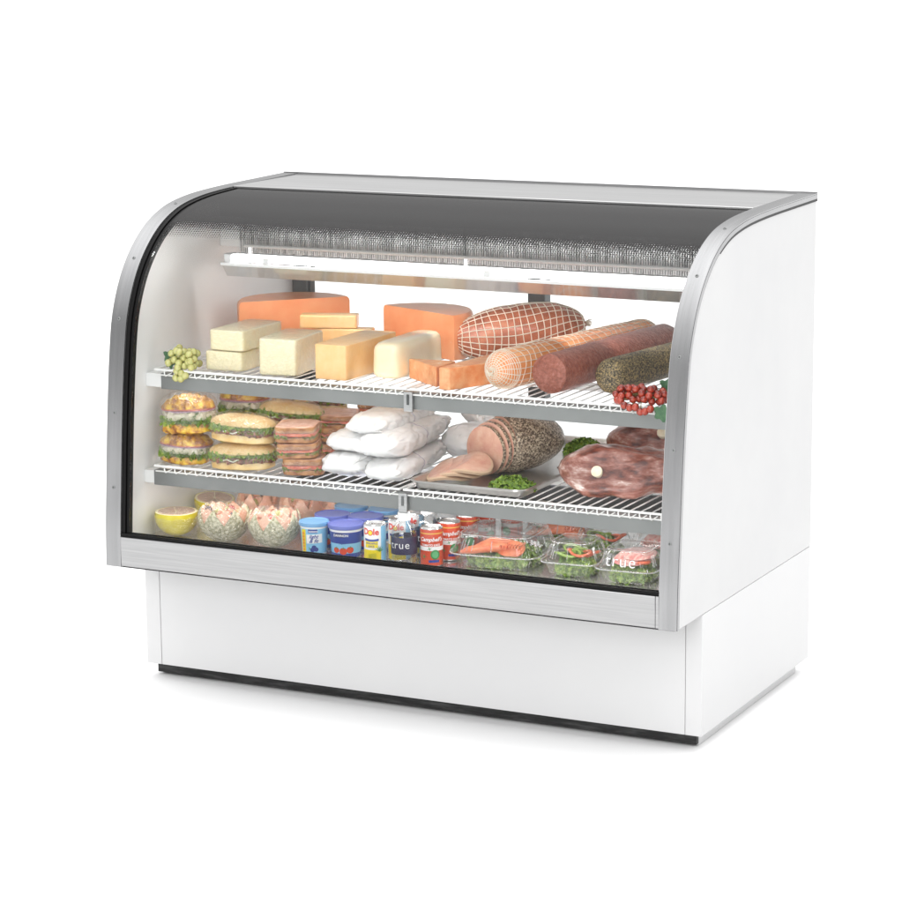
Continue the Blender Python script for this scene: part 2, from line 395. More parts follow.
# base
MB().box(.0465, 1.4615, BY, BY + .02, Z0, Z1 - .002).build('base_front_panel', 'base_white', case, bevel=.001)
for a, b in ((.003, .0455), (1.4625, W - .002)):
    MB().box(a, b, BY - .001, D - .001, Z0, Z1 - .0015).build('base_side_panel', 'base_white', case, bevel=.0015)
MB().box(.0465, 1.4615, D - .02, D - .003, Z0, Z1 - .002).build('base_back_panel', 'base_white', case)
MB().box(.016, 1.480, BY + .028, BY + .040, .006, Z0 - .001).build('kick_plate', 'kick', case)
for a in (.020, 1.474): MB().box(a, a + .006, BY + .041, D - .03, .001, Z0 - .001).build('base_skirt', 'base_white', case)
MB().box(.004, W - .0035, .003, D - .003, Z1 - .0013, Z1 - .0002).build('body_underside', 'seam_shade', case)

# ------------------------------------------------------------------ text and labels
def text2d(txt, size, shear=0, bold=0, space=1, align='CENTER'):
    cu = bpy.data.curves.new('t', 'FONT'); cu.body = txt; cu.size = size; cu.shear = shear; cu.offset = bold
    cu.align_x = align; cu.align_y = 'CENTER'; cu.space_character = space; cu.resolution_u = 3
    o = bpy.data.objects.new('t', cu); C.objects.link(o)
    dg = bpy.context.evaluated_depsgraph_get(); dg.update(); me = o.evaluated_get(dg).to_mesh()
    v = [(q.co.x, q.co.y) for q in me.vertices]; f = [tuple(p.vertices) for p in me.polygons]
    o.evaluated_get(dg).to_mesh_clear(); bpy.data.objects.remove(o); bpy.data.curves.remove(cu)
    return v, f
def disk2d(cx, cy, rx, ry, n=20):
    return [(cx, cy)] + [(cx + rx * cos(2 * pi * i / n), cy + ry * sin(2 * pi * i / n)) for i in range(n)], [(0, i + 1, (i + 1) % n + 1) for i in range(n)]
def band2d(x0, x1, z0, z1, k=12, skew=0, bow=0):
    v = []; 
    for i in range(k + 1):
        t = i / k; x = x0 + (x1 - x0) * t; b = bow * sin(pi * t)
        v += [(x, z0 + b + skew * t), (x, z1 + b + skew * t)]
    return v, [(2 * i, 2 * i + 2, 2 * i + 3, 2 * i + 1) for i in range(k)]
def star2d(cx, cy, r0, r1, n, rot=0):
    pts = [(cx + (r0 if i % 2 else r1) * cos(pi * i / n + rot), cy + (r0 if i % 2 else r1) * sin(pi * i / n + rot)) for i in range(2 * n)]
    return [(cx, cy)] + pts, [(0, i + 1, (i + 1) % (2 * n) + 1) for i in range(2 * n)]
def wrap(mb, shape, R, z0, th=0, eps=.0005, dx=0, mi=0):
    v, f = shape; vs = []
    for u, w in v:
        r = (R(z0 + w) if callable(R) else R) + eps; t = th + (u + dx) / r
        vs.append((r * sin(t), -r * cos(t), z0 + w))
    mb.add(vs, f, mi)

def flatm(name, c, rough=.35, coat=.3): return mat(name, c, rough, coat=coat)
M['ink_red'] = flatm('ink_red', (.72, .05, .03)); M['ink_white'] = flatm('ink_white', (.85, .85, .85)); M['ink_yellow'] = flatm('ink_yellow', (.85, .68, .02))
M['ink_blue'] = flatm('ink_blue', (.03, .06, .30)); M['ink_sky'] = flatm('ink_sky', (.25, .55, .78)); M['ink_green'] = flatm('ink_green', (.05, .25, .07))
M['ink_navy'] = flatm('ink_navy', (.035, .03, .075)); M['ink_orange'] = flatm('ink_orange', (.85, .25, .03)); M['ink_teal'] = flatm('ink_teal', (.03, .30, .24))
M['ink_gold'] = flatm('ink_gold', (.7, .45, .08)); M['tin'] = mat('tin', (.75, .74, .73), .25, 1); M['lid_sky'] = flatm('lid_sky', (.16, .36, .62)); M['lid_blue'] = flatm('lid_blue', (.13, .16, .48))
M['cap_white'] = flatm('cap_white', (.85, .85, .85)); M['tomato_red'] = mat('can_red', (.60, .07, .03), .3, coat=.5, stops=[(.3, (.55, .055, .02)), (.7, (.66, .09, .04))], scale=60)

# ---- pineapple juice cans
def pineapple_can():
    t = thing('juice_can', 'slim pineapple juice can at the front row beside the dark berry yogurt tub', 'can', group='pineapple juice cans')
    R = .0262; H = .101
    mb = MB().loft([(0, .023, .023), (.001, .0252, .0252), (.004, .0262, .0262), (H - .004, .0262, .0262), (H - .001, .0255, .0255), (H, .0250, .0250), (H - .003, .0235, .0235), (H - .0032, .001, .001)], 40)
    mb.build('can_body', 'tin', t)
    lab = MB().loft([(.004, R, R, 2), (.040, R, R, 1), (.066, R, R, 0), (.097, R, R, 0)], 48, cap=False, mi=None); 
    lab.v = [(x * 1.006, y * 1.006, z) for x, y, z in lab.v]
    wrap(lab, band2d(.020, .046, 0, .093, 12), R * 1.006, .004, 0, .0002, mi=3)
    wrap(lab, band2d(-.023, .014, 0, .0055, 10, bow=-.002), R * 1.006, .062, 0, .0004, mi=4)
    wrap(lab, band2d(-.021, .012, 0, .016, 10), R * 1.006, .045, 0, .0003, mi=2)
    lo = lab.build('can_label', ['ink_white', 'ink_white', 'ink_yellow', 'ink_sky', 'ink_blue'], t)
    for k, (s, z, sz, mm, b) in enumerate((('D', .083, .021, 'ink_red', .0006), ('le', .083, .021, 'ink_red', .0006), ('PINEAPPLE', .0555, .0062, 'ink_blue', .0001), ('JUICE', .0485, .0062, 'ink_blue', .0001))):
        mb = MB(); wrap(mb, text2d(s, sz, bold=b), R * 1.006, z, 0, .0007, dx=(-.0190, .0075)[k] if k < 2 else -.004, mi=0); mb.build('can_lettering', mm, lo)
    mb = MB(); wrap(mb, disk2d(0, 0, .0070, .0070), R * 1.006, .0815, 0, .0007, dx=-.0065, mi=0); wrap(mb, disk2d(0, 0, .0050, .0050), R * 1.006, .0815, 0, .001, dx=-.0065, mi=1)
    mb.build('can_sun', ['ink_red', 'ink_yellow'], lo)
    mb = MB()
    wrap(mb, disk2d(-.003, 0, .013, .012, 24), R * 1.006, .020, 0, .0006, mi=0)
    for q in range(9): wrap(mb, band2d(-.012, .008, 0, .0012, 8, skew=.004), R * 1.006, .010 + q * .0022, 0, .0009, mi=1)
    for q in range(6):
        a = radians(20 + q * 26); wrap(mb, star2d(.016 + .006 * cos(a), .036 + .008 * sin(a), .001, .008, 2, a), R * 1.006, 0, 0, .0012 + q * .0001, mi=2)
    mb.build('can_picture', [flatm('pine_yellow', (.80, .70, .05)), flatm('pine_line', (.55, .5, .03)), 'ink_green'], lo)
    return t
pc = pineapple_can(); pc.location = (.706, .084, .38); pc.rotation_euler = (0, 0, .30)
dup(pc, 'pineapple juice can directly behind the front pineapple can and left of the front water bottle', (.735, .152, .38), .35)
dup(pc, 'rearmost pineapple juice can under the middle shelf clip, mostly hidden behind the others', (.735, .226, .38), .25)
pc['label'] = 'front pineapple juice can with yellow fruit label, nearest the glass beside the strawberry tub'

# ---- tomato cans
def tomato_can():
    t = thing('juice_can', 'front red tomato juice can beside the front water bottle', 'can', group='tomato juice cans')
    R = .0268; H = .094
    MB().loft([(0, .023, .023), (.001, .0255, .0255), (.004, R, R), (H - .004, R, R), (H - .001, .0262, .0262), (H, .0255, .0255), (H - .003, .024, .024), (H - .0032, .001, .001)], 40).build('can_body', 'tin', t)
    lab = MB().loft([(.004, R, R, 0), (.040, R, R, 1), (.050, R, R, 0), (.080, R, R, 2), (.0825, R, R, 0), (.0905, R, R, 0)], 48, cap=False); lab.v = [(x * 1.006, y * 1.006, z) for x, y, z in lab.v]
    lo = lab.build('can_label', ['tomato_red', 'ink_white', 'ink_gold'], t)
    for s, z, sz, sh, b in (("Campbell's", .067, .0135, .35, .0003), ('TOMATO JUICE', .0535, .0068, 0, .0002)):
        mb = MB(); wrap(mb, text2d(s, sz, sh, b), R * 1.006, z, 0, .0008, dx=.001); mb.build('can_lettering', 'ink_white', lo)
    mb = MB()
    wrap(mb, band2d(-.004, .022, 0, .006, 8), R * 1.006, .012, 0, .0007, mi=2)
    wrap(mb, disk2d(.012, 0, .0115, .0115, 24), R * 1.006, .031, 0, .001, mi=1)
    wrap(mb, disk2d(.012, 0, .008, .008, 24), R * 1.006, .031, 0, .0013, mi=3)
    for a in range(5): wrap(mb, star2d(-.016 + .001 * a, .026, .0015, .009, 5, a), R * 1.006, 0, 0, .0006 + a * .0001, mi=1) if a < 1 else None
    wrap(mb, star2d(-.002, .045, .0012, .007, 4, .3), R * 1.006, 0, 0, .0008, mi=1)
    mb.build('can_picture', ['ink_white', 'ink_green', 'ink_blue', flatm('leaf_green', (.12, .42, .18))], lo)
    return t
tc_ = tomato_can(); tc_.location = (.832, .131, .38); tc_.rotation_euler = (0, 0, .35); tc_['label'] = 'front red tomato juice can beside the front water bottle, nearest the glass'
for i, (x, y, r, l) in enumerate(((.842, .205, .5, 'second red tomato juice can back from the glass, just behind the front tomato can'), (.850, .285, .3, 'third red tomato juice can back from the glass in its receding row'),
      (.858, .365, .6, 'fourth red tomato juice can back, its rim just seen over the row'), (.900, .43, -.5, 'tomato juice can turned to show its green picture, behind the big clear salad box'),
      (.965, .47, -.3, 'tomato juice can with blue patch showing, farthest right behind the big clear salad box'))): dup(tc_, l, (x, y, .38), r)

# ---- water bottles
def bottle():
    t = thing('water_bottle', '', 'bottle', group='small water bottles')
    pr = [(.0, .024, .024), (.002, .028, .028), (.006, .0305, .0305), (.012, .0295, .0295), (.018, .031, .031), (.024, .0298, .0298), (.030, .031, .031), (.072, .031, .031), (.078, .030, .030), (.088, .0265, .0265), (.098, .020, .020), (.104, .0135, .0135), (.110, .0125, .0125), (.113, .0125, .0125)]
    MB().loft(pr, 40).build('bottle_body', 'bottle', t)
    MB().loft([(.108, .0150, .0150), (.110, .0153, .0153), (.125, .0150, .0150), (.127, .0140, .0140)], 36, 2).build('bottle_cap', 'cap_white', t)
    lo = MB().loft([(.030, .0315, .0315), (.071, .0315, .0315)], 48, cap=False).build('bottle_label', 'ink_navy', t)
    mb = MB(); wrap(mb, text2d('true', .026, bold=-.0001, space=1.15), .0315, .053, 0, .0006, dx=.0); mb.build('bottle_lettering', 'ink_white', lo)
    return t
b1 = bottle(); b1.location = (.771, .108, .38); b1.rotation_euler = (0, 0, .12); b1['label'] = 'clear water bottle with dark label and white cap, nearest the glass beside the pineapple cans'
dup(b1, 'clear water bottle behind and right of the front one, partly hidden by the tomato cans', (.788, .195, .38), .45)
dup(b1, 'third water bottle farthest back, only its shoulder seen behind the tomato cans', (.790, .290, .38), .3)

# ---- yogurt tubs
def tub(kind, R, H):
    t = thing('yogurt_tub', '', 'tub', group='yogurt tubs')
    r0 = R * .80; rt = R * .93
    Rf = lambda z: r0 + (rt - r0) * z / H
    bands = {'sky': [(0, 'ink_white'), (.08, 'ink_sky'), (.86, 'ink_white')], 'blue': [(0, 'ink_blue'), (.16, 'ink_sky'), (.48, 'ink_blue'), (.84, 'ink_white')]}[kind]
    names = ['ink_white', 'ink_sky', 'ink_blue']; pr = [(0, r0 * .94, r0 * .94, 0)]
    for i, (z, nm) in enumerate(bands): pr.append((max(z * H, .0015), Rf(z * H), Rf(z * H), names.index(nm)))
    if kind == 'sky':
        pass
    pr += [(H * .97, Rf(H), Rf(H), 0), (H, Rf(H), Rf(H), 0)]
    body = MB().loft(pr, 48).build('tub_body', names, t)
    lid = MB().loft([(H - .006, R * .97, R * .97), (H - .005, R, R), (H + .001, R * 1.01, R * 1.01), (H + .0035, R, R), (H + .004, R * .95, R * .95), (H + .0025, R * .92, R * .92), (H + .002, R * .5, R * .5), (H + .002, .001, .001)], 48)
    lid.build('tub_lid', 'lid_sky' if kind == 'sky' else 'lid_blue', t)
    mb = MB()
    if kind == 'sky':
        wrap(mb, band2d(-.030, -.016, 0, H * .74, 6), Rf, H * .10, 0, .0004, mi=0)
        for q in range(6): wrap(mb, disk2d(-.023, .008 + q * .008, .0035, .0035, 10), Rf, H * .10, 0, .0008, mi=1)
        mb.build('tub_stripe', ['ink_yellow', 'ink_orange'], body); mb = MB()
        wrap(mb, band2d(-.009, .014, 0, .009, 8), Rf, H * .74, 0, .0006, mi=2)
        wrap(mb, band2d(-.014, .026, 0, .022, 8, skew=.002), Rf, H * .40, 0, .0003, mi=3)
        for dx, dz in ((.001, .0), (.010, .001), (.005, .006)): wrap(mb, disk2d(dx, .016 + dz, .0058, .0055, 14), Rf, 0, 0, .0008 + dz * .01, mi=4)
        wrap(mb, star2d(-.006, .019, .001, .006, 3), Rf, 0, 0, .0007, mi=5)
        mb.build('tub_picture', ['ink_yellow', 'ink_orange', 'ink_blue', 'ink_white', flatm('berry_blue', (.03, .05, .25)), 'ink_green'], body)
        for s, z, sz, mm, sh in (('light', .050, .013, 'ink_blue', .4), ('& fit', .039, .013, 'ink_blue', .4), ('DANNON', .0625, .005, 'ink_white', 0)):
            mb = MB(); wrap(mb, text2d(s, sz, sh, .0002), Rf, z * H / .078 - .0015, 0, .001, dx=.004); mb.build('tub_lettering', mm, body)
    else:
        for i, (dx, dz, r) in enumerate(((-.020, .0, .008), (-.002, -.002, .0095), (.015, .001, .009))):
            wrap(mb, disk2d(dx, .020 + dz, r, r * .9, 16), Rf, 0, 0, .0008 + i * .0002, mi=0)
            wrap(mb, star2d(dx + .001, .020 + dz + r * .75, .0012, .004, 4), Rf, 0, 0, .0016, mi=1)
        mb.build('tub_picture', [flatm('berry_red', (.65, .06, .02)), 'ink_green'], body); mb = MB()
        wrap(mb, band2d(-.024, .0, 0, .011, 8, bow=.002), Rf, H * .66, 0, .0004, mi=0)
        mb.build('tub_swoosh', flatm('ink_mid', (.02, .03, .16)), body)
        for s, z, sz, mm, dx in (('DANNON', .060, .0085, 'ink_white', -.008), ('yogurt', .041, .006, 'ink_blue', -.004)):
            mb = MB(); wrap(mb, text2d(s, sz, .1, .0002), Rf, z * H / .078 - .002, 0, .0012, dx=dx); mb.build('tub_lettering', mm, body)
    return t
ya = tub('sky', .0365, .078); ya.location = (.522, .118, .38); ya.rotation_euler = (0, 0, .32); ya['label'] = 'pale blue light yogurt tub with yellow side stripe and sky blue lid, nearest the melon'
yb = tub('blue', .0435, .076); yb.location = (.600, .134, .38); yb.rotation_euler = (0, 0, .36); yb['label'] = 'navy banded yogurt tub with strawberries, in the front row beside the pineapple can'
dup(yb, 'navy banded yogurt tub directly behind the pale blue front tub', (.520, .212, .38), .2)
dup(yb, 'navy banded yogurt tub directly behind the strawberry front tub', (.604, .228, .38), .4)
dup(ya, 'yogurt tub with sky blue lid in the third row, left one under the middle shelf', (.522, .306, .38), .3).scale = (1.15, 1.15, 1)
dup(ya, 'yogurt tub with sky blue lid in the third row, right one behind the pineapple cans', (.614, .310, .38), .5).scale = (1.15, 1.15, 1)

# ------------------------------------------------------------------ greens
M['kale'] = mat('curly_parsley', (.13, .24, .03), .5, stops=[(.3, (.05, .12, .008)), (.5, (.15, .27, .015)), (.72, (.34, .44, .04))], scale=110, sss=.1)
M['lettuce'] = mat('lettuce', (.2, .33, .06), .45, stops=[(.3, (.07, .17, .01)), (.5, (.20, .34, .025)), (.7, (.48, .58, .12))], scale=95, sss=.1)
def greens(mb, c, r, n, s=.008, flat=.5, seed=1, top_only=True):
    rd = random.Random(seed)
    for _ in range(n):
        th = rd.uniform(0, 2 * pi); q = rd.random() ** .45; ph = rd.uniform(0, pi / 2) if top_only else rd.uniform(-pi / 2, pi / 2)
        p = Vector((cos(th) * cos(ph) * r[0] * q, sin(th) * cos(ph) * r[1] * q, sin(ph) * r[2] * (q if top_only else q))) + Vector(c)
        nn = Vector((cos(th) * cos(ph), sin(th) * cos(ph), sin(ph) + .3)).normalized() + Vector([rd.uniform(-.7, .7) for _ in range(3)])
        qn = nn.normalized().to_track_quat('Z', 'X').to_matrix(); w = s * rd.uniform(.6, 1.3); f1 = rd.uniform(0, 6)
        vs = []; K = 8
        vs.append(p)
        for ring in (1, 2):
            for j in range(K):
                a = 2 * pi * j / K; rr = w * ring * .5 * (1 + .2 * sin(3 * a + f1))
                vs.append(p + qn @ Vector((cos(a) * rr, sin(a) * rr, w * .42 * (ring - .6) * sin(a * 3 + f1 + ring))))
        fs = [(0, 1 + j, 1 + (j + 1) % K) for j in range(K)] + [(1 + j, 1 + K + j, 1 + K + (j + 1) % K, 1 + (j + 1) % K) for j in range(K)]
        mb.add(vs, fs)
    return mb

# ------------------------------------------------------------------ wire shelves
def wire_shelf(label, x0, x1, yf, yb, z, pitch):
    t = thing('wire_shelf', label, 'shelf', (x0, yf, z), group='white wire shelves'); L = x1 - x0; Dp = yb - yf
    fr = MB(); r = .003
    fr.tube([(0, 0, -r), (L, 0, -r)], r, 8); fr.tube([(0, .006, -.017), (L, .006, -.017)], .002, 6)
    fr.tube([(0, Dp, -r), (L, Dp, -r)], r, 8); fr.tube([(.002, 0, -r), (.002, Dp, -r)], r, 8); fr.tube([(L - .002, 0, -r), (L - .002, Dp, -r)], r, 8)
    for k in (.33, .66): fr.tube([(0, Dp * k, -.0075), (L, Dp * k, -.0075)], .0022, 6)
    fr.build('shelf_frame', 'wire', t)
    wm = MB(); n = round(L / pitch)
    for i in range(1, n):
        x = L * i / n
        wm.tube([(x, Dp, -.0035), (x, .012, -.0035), (x, .002, -.004), (x + .001, -.003, -.009), (x + .003, -.003, -.017)], .0017, 6)
        if i < n: wm.tube([(x + .003, -.002, -.018), (x + pitch * .55, .008, -.010)], .0015, 5)
    wm.build('shelf_wires', 'wire', t)
    return t
wire_shelf('upper left wire shelf holding the cheese blocks', .080, .776, .120, .815, .803, .0290)
wire_shelf('upper right wire shelf holding the netted meats and salamis', .786, 1.452, .120, .815, .803, .0265)
wire_shelf('lower left wire shelf holding the sandwiches and white bags', .084, .765, .100, .84, .566, .0290)
wire_shelf('lower right wire shelf holding the ham tray and roasts', .775, 1.452, .100, .84, .566, .0265)
T, MS, DK = .8035, .5665, .3795

# ------------------------------------------------------------------ cheeses
M['orange_cheese'] = mat('orange_cheese', (.80, .27, .10), .38, coat=.5, film=.25, stops=[(.3, (.83, .29, .12)), (.7, (.89, .40, .20))], scale=12, bump=.06, bscale=60, sss=.2)
M['pale_cheese'] = mat('pale_cheese', (.82, .68, .32), .4, coat=.9, coat_rough=.12, film=.8, stops=[(.35, (.88, .78, .48)), (.65, (.92, .85, .60))], scale=8, sss=.2)
M['cheddar'] = mat('cheddar', (.84, .50, .16), .42, coat=.5, film=.35, stops=[(.35, (.87, .50, .20)), (.65, (.92, .60, .30))], scale=14, bump=.15, bscale=120, sss=.2)
M['cream_cheese'] = mat('cream_cheese', (.86, .70, .44), .35, coat=.7, film=.15, stops=[(.35, (.90, .72, .46)), (.65, (.92, .80, .58))], scale=8, sss=.25)
M['white_crumb'] = mat('crumbly_cheese', (.82, .36, .16), .5, coat=.6, film=.6, stops=[(.35, (.76, .26, .09)), (.6, (.84, .42, .2)), (.75, (.88, .7, .55))], scale=28, bump=.5, bscale=80, sss=.2)
def one(name, label, cat, mb, m, loc, rz=0, group=None, part=None, **k):
    o = mb.build(name, m, None, **k); o.location = loc; o.rotation_euler = (0, 0, rz); o['label'] = label; o['category'] = cat
    if group: o['group'] = group
    return o
G = 'cheeses on the upper shelf'
# half wheels: flat cut face along +x, rind arc on the +y side
def half_wheel(R, H, a0, a1):
    mb = MB(); n = 40; out = []
    pts = [(0, 0)] + [(R * cos(a0 + (a1 - a0) * i / n), R * sin(a0 + (a1 - a0) * i / n)) for i in range(n + 1)]
    for z, k in ((0, .985), (.004, 1), (H - .010, 1), (H - .004, .985), (H, .955)):
        out.append([(x * k, y * k + (0 if k == 1 else 0), z) for x, y in pts])
    K = len(pts); vs = sum(out, []); fs = []
    for i in range(len(out) - 1):
        for j in range(K): fs.append((i * K + j, i * K + (j + 1) % K, (i + 1) * K + (j + 1) % K, (i + 1) * K + j))
    fs += [tuple(range(K))[::-1], tuple((len(out) - 1) * K + j for j in range(K))]
    mb.add(vs, fs); return mb
one('half_wheel_cheese', 'large orange half cheese wheel at the left behind the pale wrapped blocks', 'cheese', half_wheel(.147, .122, radians(0), radians(180)), 'orange_cheese', (.235, .545, T), radians(46), G, auto=35)
one('half_wheel_cheese', 'large orange half cheese wheel in the middle beside the brown netted ham', 'cheese', half_wheel(.138, .112, radians(0), radians(180)), 'orange_cheese', (.582, .560, T), radians(-23), G, auto=35)
def block(label, w, d, h, m, loc, rz=0, r=.004, name='cheese_block', amp=.0012, seed=0, ex=14, taper=0, wrap_=False):
    mb = MB(); rblock(mb, -w / 2, w / 2, 0, d, 0, h, r, ex, 56, amp, 25, seed)
    if taper: mb.v = [(x * (1 - taper * z / h), y, z) for x, y, z in mb.v]
    if not wrap_: return one(name, label, 'cheese', mb, m, loc, rz, G, auto=50)
    t = thing(name, label, 'cheese', loc, rz, G); mb.build('cheese_body', m, t, auto=50)
    fm = MB(); rblock(fm, -w / 2 - .0022, w / 2 + .0022, -.0022, d + .004, .0003, h + .0014, .005, 10, 90, .0022, 60, seed + 5); fm.build('plastic_wrap', 'film', t, auto=80)
    return t
block('pale yellow wrapped cheese block at the far left, bottom of the two stacked', .104, .20, .047, 'pale_cheese', (.259, .150, T), .03, seed=1, wrap_=True)
block('pale yellow wrapped cheese block stacked on top of another at the far left', .098, .19, .050, 'pale_cheese', (.267, .152, T + .0492), .0, seed=2, wrap_=True)
block('pale wrapped cheese wedge with creased film, between the stacked blocks and the cheddar block', .100, .17, .088, 'pale_cheese', (.415, .142, T), .10, seed=3, wrap_=True)
block('squared golden cheddar block with sharp corners in front of the cheese sticks', .089, .25, .084, 'cheddar', (.562, .140, T), -.02, r=.0025, seed=4, amp=.0005, ex=20)
block('rounded cream coloured cheese block in front of the middle orange half wheel', .088, .25, .086, 'cream_cheese', (.679, .195, T), .02, r=.018, ex=5, seed=5, amp=.001, taper=.08)
for i, (x, y, z, l, rz, lab) in enumerate(((.372, .480, T + .068, .145, .36, 'topmost long golden cheese stick lying on the stick pile'), (.410, .490, T + .034, .145, .25, 'golden cheese stick in the middle of the stick pile behind the cheddar block'),
        (.430, .520, T, .165, .12, 'bottom golden cheese stick of the pile, its end peeping right of the cheddar block'))):
    mb = MB(); rblock(mb, -l / 2, l / 2, -.025, .025, 0, .033, .003, 16, 56, .0005, 25, i); one('cheese_stick', lab, 'cheese', mb, 'cheddar', (x, y, z), rz, G)
def prism(pts, h, m, label, loc, rz=0, seed=0):
    mb = MB(); n = len(pts); K = 6; vs = []
    for k in range(K + 1):
        for x, y in pts: vs.append((x, y, h * k / K))
    fs = [tuple(range(n))[::-1], tuple(K * n + j for j in range(n))]
    for k in range(K):
        for j in range(n): fs.append((k * n + j, k * n + (j + 1) % n, (k + 1) * n + (j + 1) % n, (k + 1) * n + j))
    mb.add(vs, fs); o = one('cheese_wedge', label, 'cheese', mb, m, loc, rz, G, smooth=False, bevel=.003); return o
prism([(0, 0), (.068, .018), (.088, .052), (.03, .115), (-.03, .135)][:1] + [(.0, 0), (.020, .10), (-.10, .115)][1:] , .048, 'white_crumb', 'small triangular crumbly orange cheese wedge standing at the shelf front left of the slab', (.842, .145, T), .20)
prism([(0, 0), (.03, -.002), (.075, .13), (.065, .24), (.0, .22)], .052, 'white_crumb', 'low crumbly orange cheese slab in front of the brown netted ham', (.858, .126, T), -.10)

# ------------------------------------------------------------------ netted and plain meats
M['ham_brown'] = mat('smoked_ham', (.42, .13, .06), .45, coat=.4, stops=[(.3, (.22, .055, .025)), (.55, (.46, .14, .07)), (.75, (.62, .26, .14))], scale=18, detail=7, bump=.5, bscale=40)
M['salami_orange'] = mat('orange_sausage', (.80, .30, .10), .35, coat=.5, stops=[(.3, (.74, .22, .06)), (.7, (.88, .42, .18))], scale=12, bump=.15)
M['salami_brown'] = mat('brown_salami', (.27, .075, .045), .42, coat=.4, film=.5, stops=[(.28, (.16, .035, .022)), (.5, (.30, .085, .05)), (.68, (.42, .15, .11)), (.8, (.45, .32, .42))], scale=110, detail=8, bump=1, bscale=190)
M['pepper_crust'] = mat('pepper_crust', (.09, .07, .045), .55, stops=[(.22, (.025, .022, .016)), (.45, (.10, .08, .045)), (.66, (.24, .18, .10)), (.85, (.42, .30, .12))], scale=420, voronoi=True, bump=.8, bscale=220, coat=.15)
M['net'] = mat('net_cord', (.80, .72, .60), .6)
def along(p, q):
    d = (Vector(q) - Vector(p)); return Matrix.Translation(Vector(p)) @ d.normalized().to_track_quat('Z', 'Y').to_matrix().to_4x4(), d.length
def spindle(L, R, n=26, e0=.5, flat=1, power=2.4):
    o = []
    for i in range(n + 1):
        t = i / n; u = abs(2 * t - 1); r = (1 - u ** power) ** e0
        o.append((t, max(r, .02)))
    return [(t * L, R * r, R * r * flat) for t, r in o]
def cap_profile(L, R, c, n=8, k=14):
    o = [(c * (1 - cos(pi / 2 * i / n)), R * max(sin(pi / 2 * i / n), .02), R * max(sin(pi / 2 * i / n), .02)) for i in range(n + 1)]
    o += [(c + (L - 2 * c) * i / k, R, R) for i in range(1, k)]
    o += [(L - c * (1 - cos(pi / 2 * i / n)), R * max(sin(pi / 2 * i / n), .02), R * max(sin(pi / 2 * i / n), .02)) for i in range(n, -1, -1)]
    return o
def meat(name, label, m, p, q, prof_f, amp, sc, seed, net=None, group='meats on the upper shelf', n=48):
    mx, L = along(p, q); prof = prof_f(L)
    base = Vector((p[0], p[1], p[2]))
    root = thing(name, label, 'meat', tuple(base), 0, group)
    loc = Matrix.Translation(-base)
    MB().loft(prof, n, 2, amp, sc, seed).xf(loc @ mx).build('meat_body', m, root)
    if net:
        nm = MB(); ml, nr, r0 = net
        def pt(t, a):
            f = t * (len(prof) - 1); i = min(int(f), len(prof) - 2); g = f - i
            z = prof[i][0] * (1 - g) + prof[i + 1][0] * g; rx = prof[i][1] * (1 - g) + prof[i + 1][1] * g
            x = cos(a) * rx; y = sin(a) * rx; w = Vector((x, y, z)); off = Vector((seed * 3.7, seed * 1.3, seed * 2.1))
            k = noise.noise(w * sc + off) + .5 * noise.noise(w * sc * 2.3 + off)
            w += Vector((x, y, 0)).normalized() * (k * amp + r0 * .6 + .0006)
            return w
        for j in range(ml):
            a = 2 * pi * j / ml
            nm.tube([pt(i / 36, a + .25 * sin(i / 36 * 4)) for i in range(1, 36)], r0, 4)
        for i in range(1, nr):
            t = i / nr
            nm.tube([pt(min(max(t + .006 * sin(a * 3 * 2 * pi / 28 + i), .01), .99), 2 * pi * a / 28) for a in range(28)], r0, 4, close=True)
        nm.xf(loc @ mx).build('netting', 'net', root)
        for s_, e_ in ((-1, 0), (1, L)):
            kn = MB()
            for _ in range(16):
                a = random.uniform(0, 6.28); l = random.uniform(.004, .013); s0 = random.uniform(.001, .006)
                kn.tube([(cos(a) * s0, sin(a) * s0, e_ - s_ * .003), (cos(a) * s0 * 1.6, sin(a) * s0 * 1.6, e_ + s_ * l * .6), (cos(a + 1) * s0 * 2.2, sin(a + 1) * s0 * 2.2, e_ + s_ * l)], .0012, 4)
            kn.xf(loc @ mx).build('net_knot', 'net', root)
    return root
meat('netted_ham', 'big brown smoked ham in wide white netting at the back of the upper shelf', 'ham_brown', (.695, .525, .852), (.962, .745, .878), lambda L: spindle(L, .069, power=2.3), .004, 14, 3, (20, 19, .0012))
meat('netted_sausage', 'long orange sausage in fine white netting beside the brown salami', 'salami_orange', (.985, .150, T + .047), (1.115, .80, T + .047), lambda L: cap_profile(L, .0455, .048), .0015, 12, 5, (20, 46, .0009))
meat('salami', 'thick dark brown salami with a flat cut end facing the glass', 'salami_brown', (1.118, .165, T + .047), (1.190, .74, T + .047), lambda L: [(0, .003, .003), (.0005, .015, .015), (.001, .03, .03), (.002, .040, .040), (.007, .0455, .0455)] + [(.007 + (L - .04) * i / 16, .0465, .0465) for i in range(1, 17)] + [(L - .02, .042, .042), (L - .006, .028, .028), (L, .004, .004)], .0022, 22, 7)
meat('salami', 'pepper crusted dark salami at the right end above the red grapes', 'pepper_crust', (1.238, .215, T + .0405), (1.30, .62, T + .0405), lambda L: cap_profile(L, .0400, .030), .0015, 26, 9)

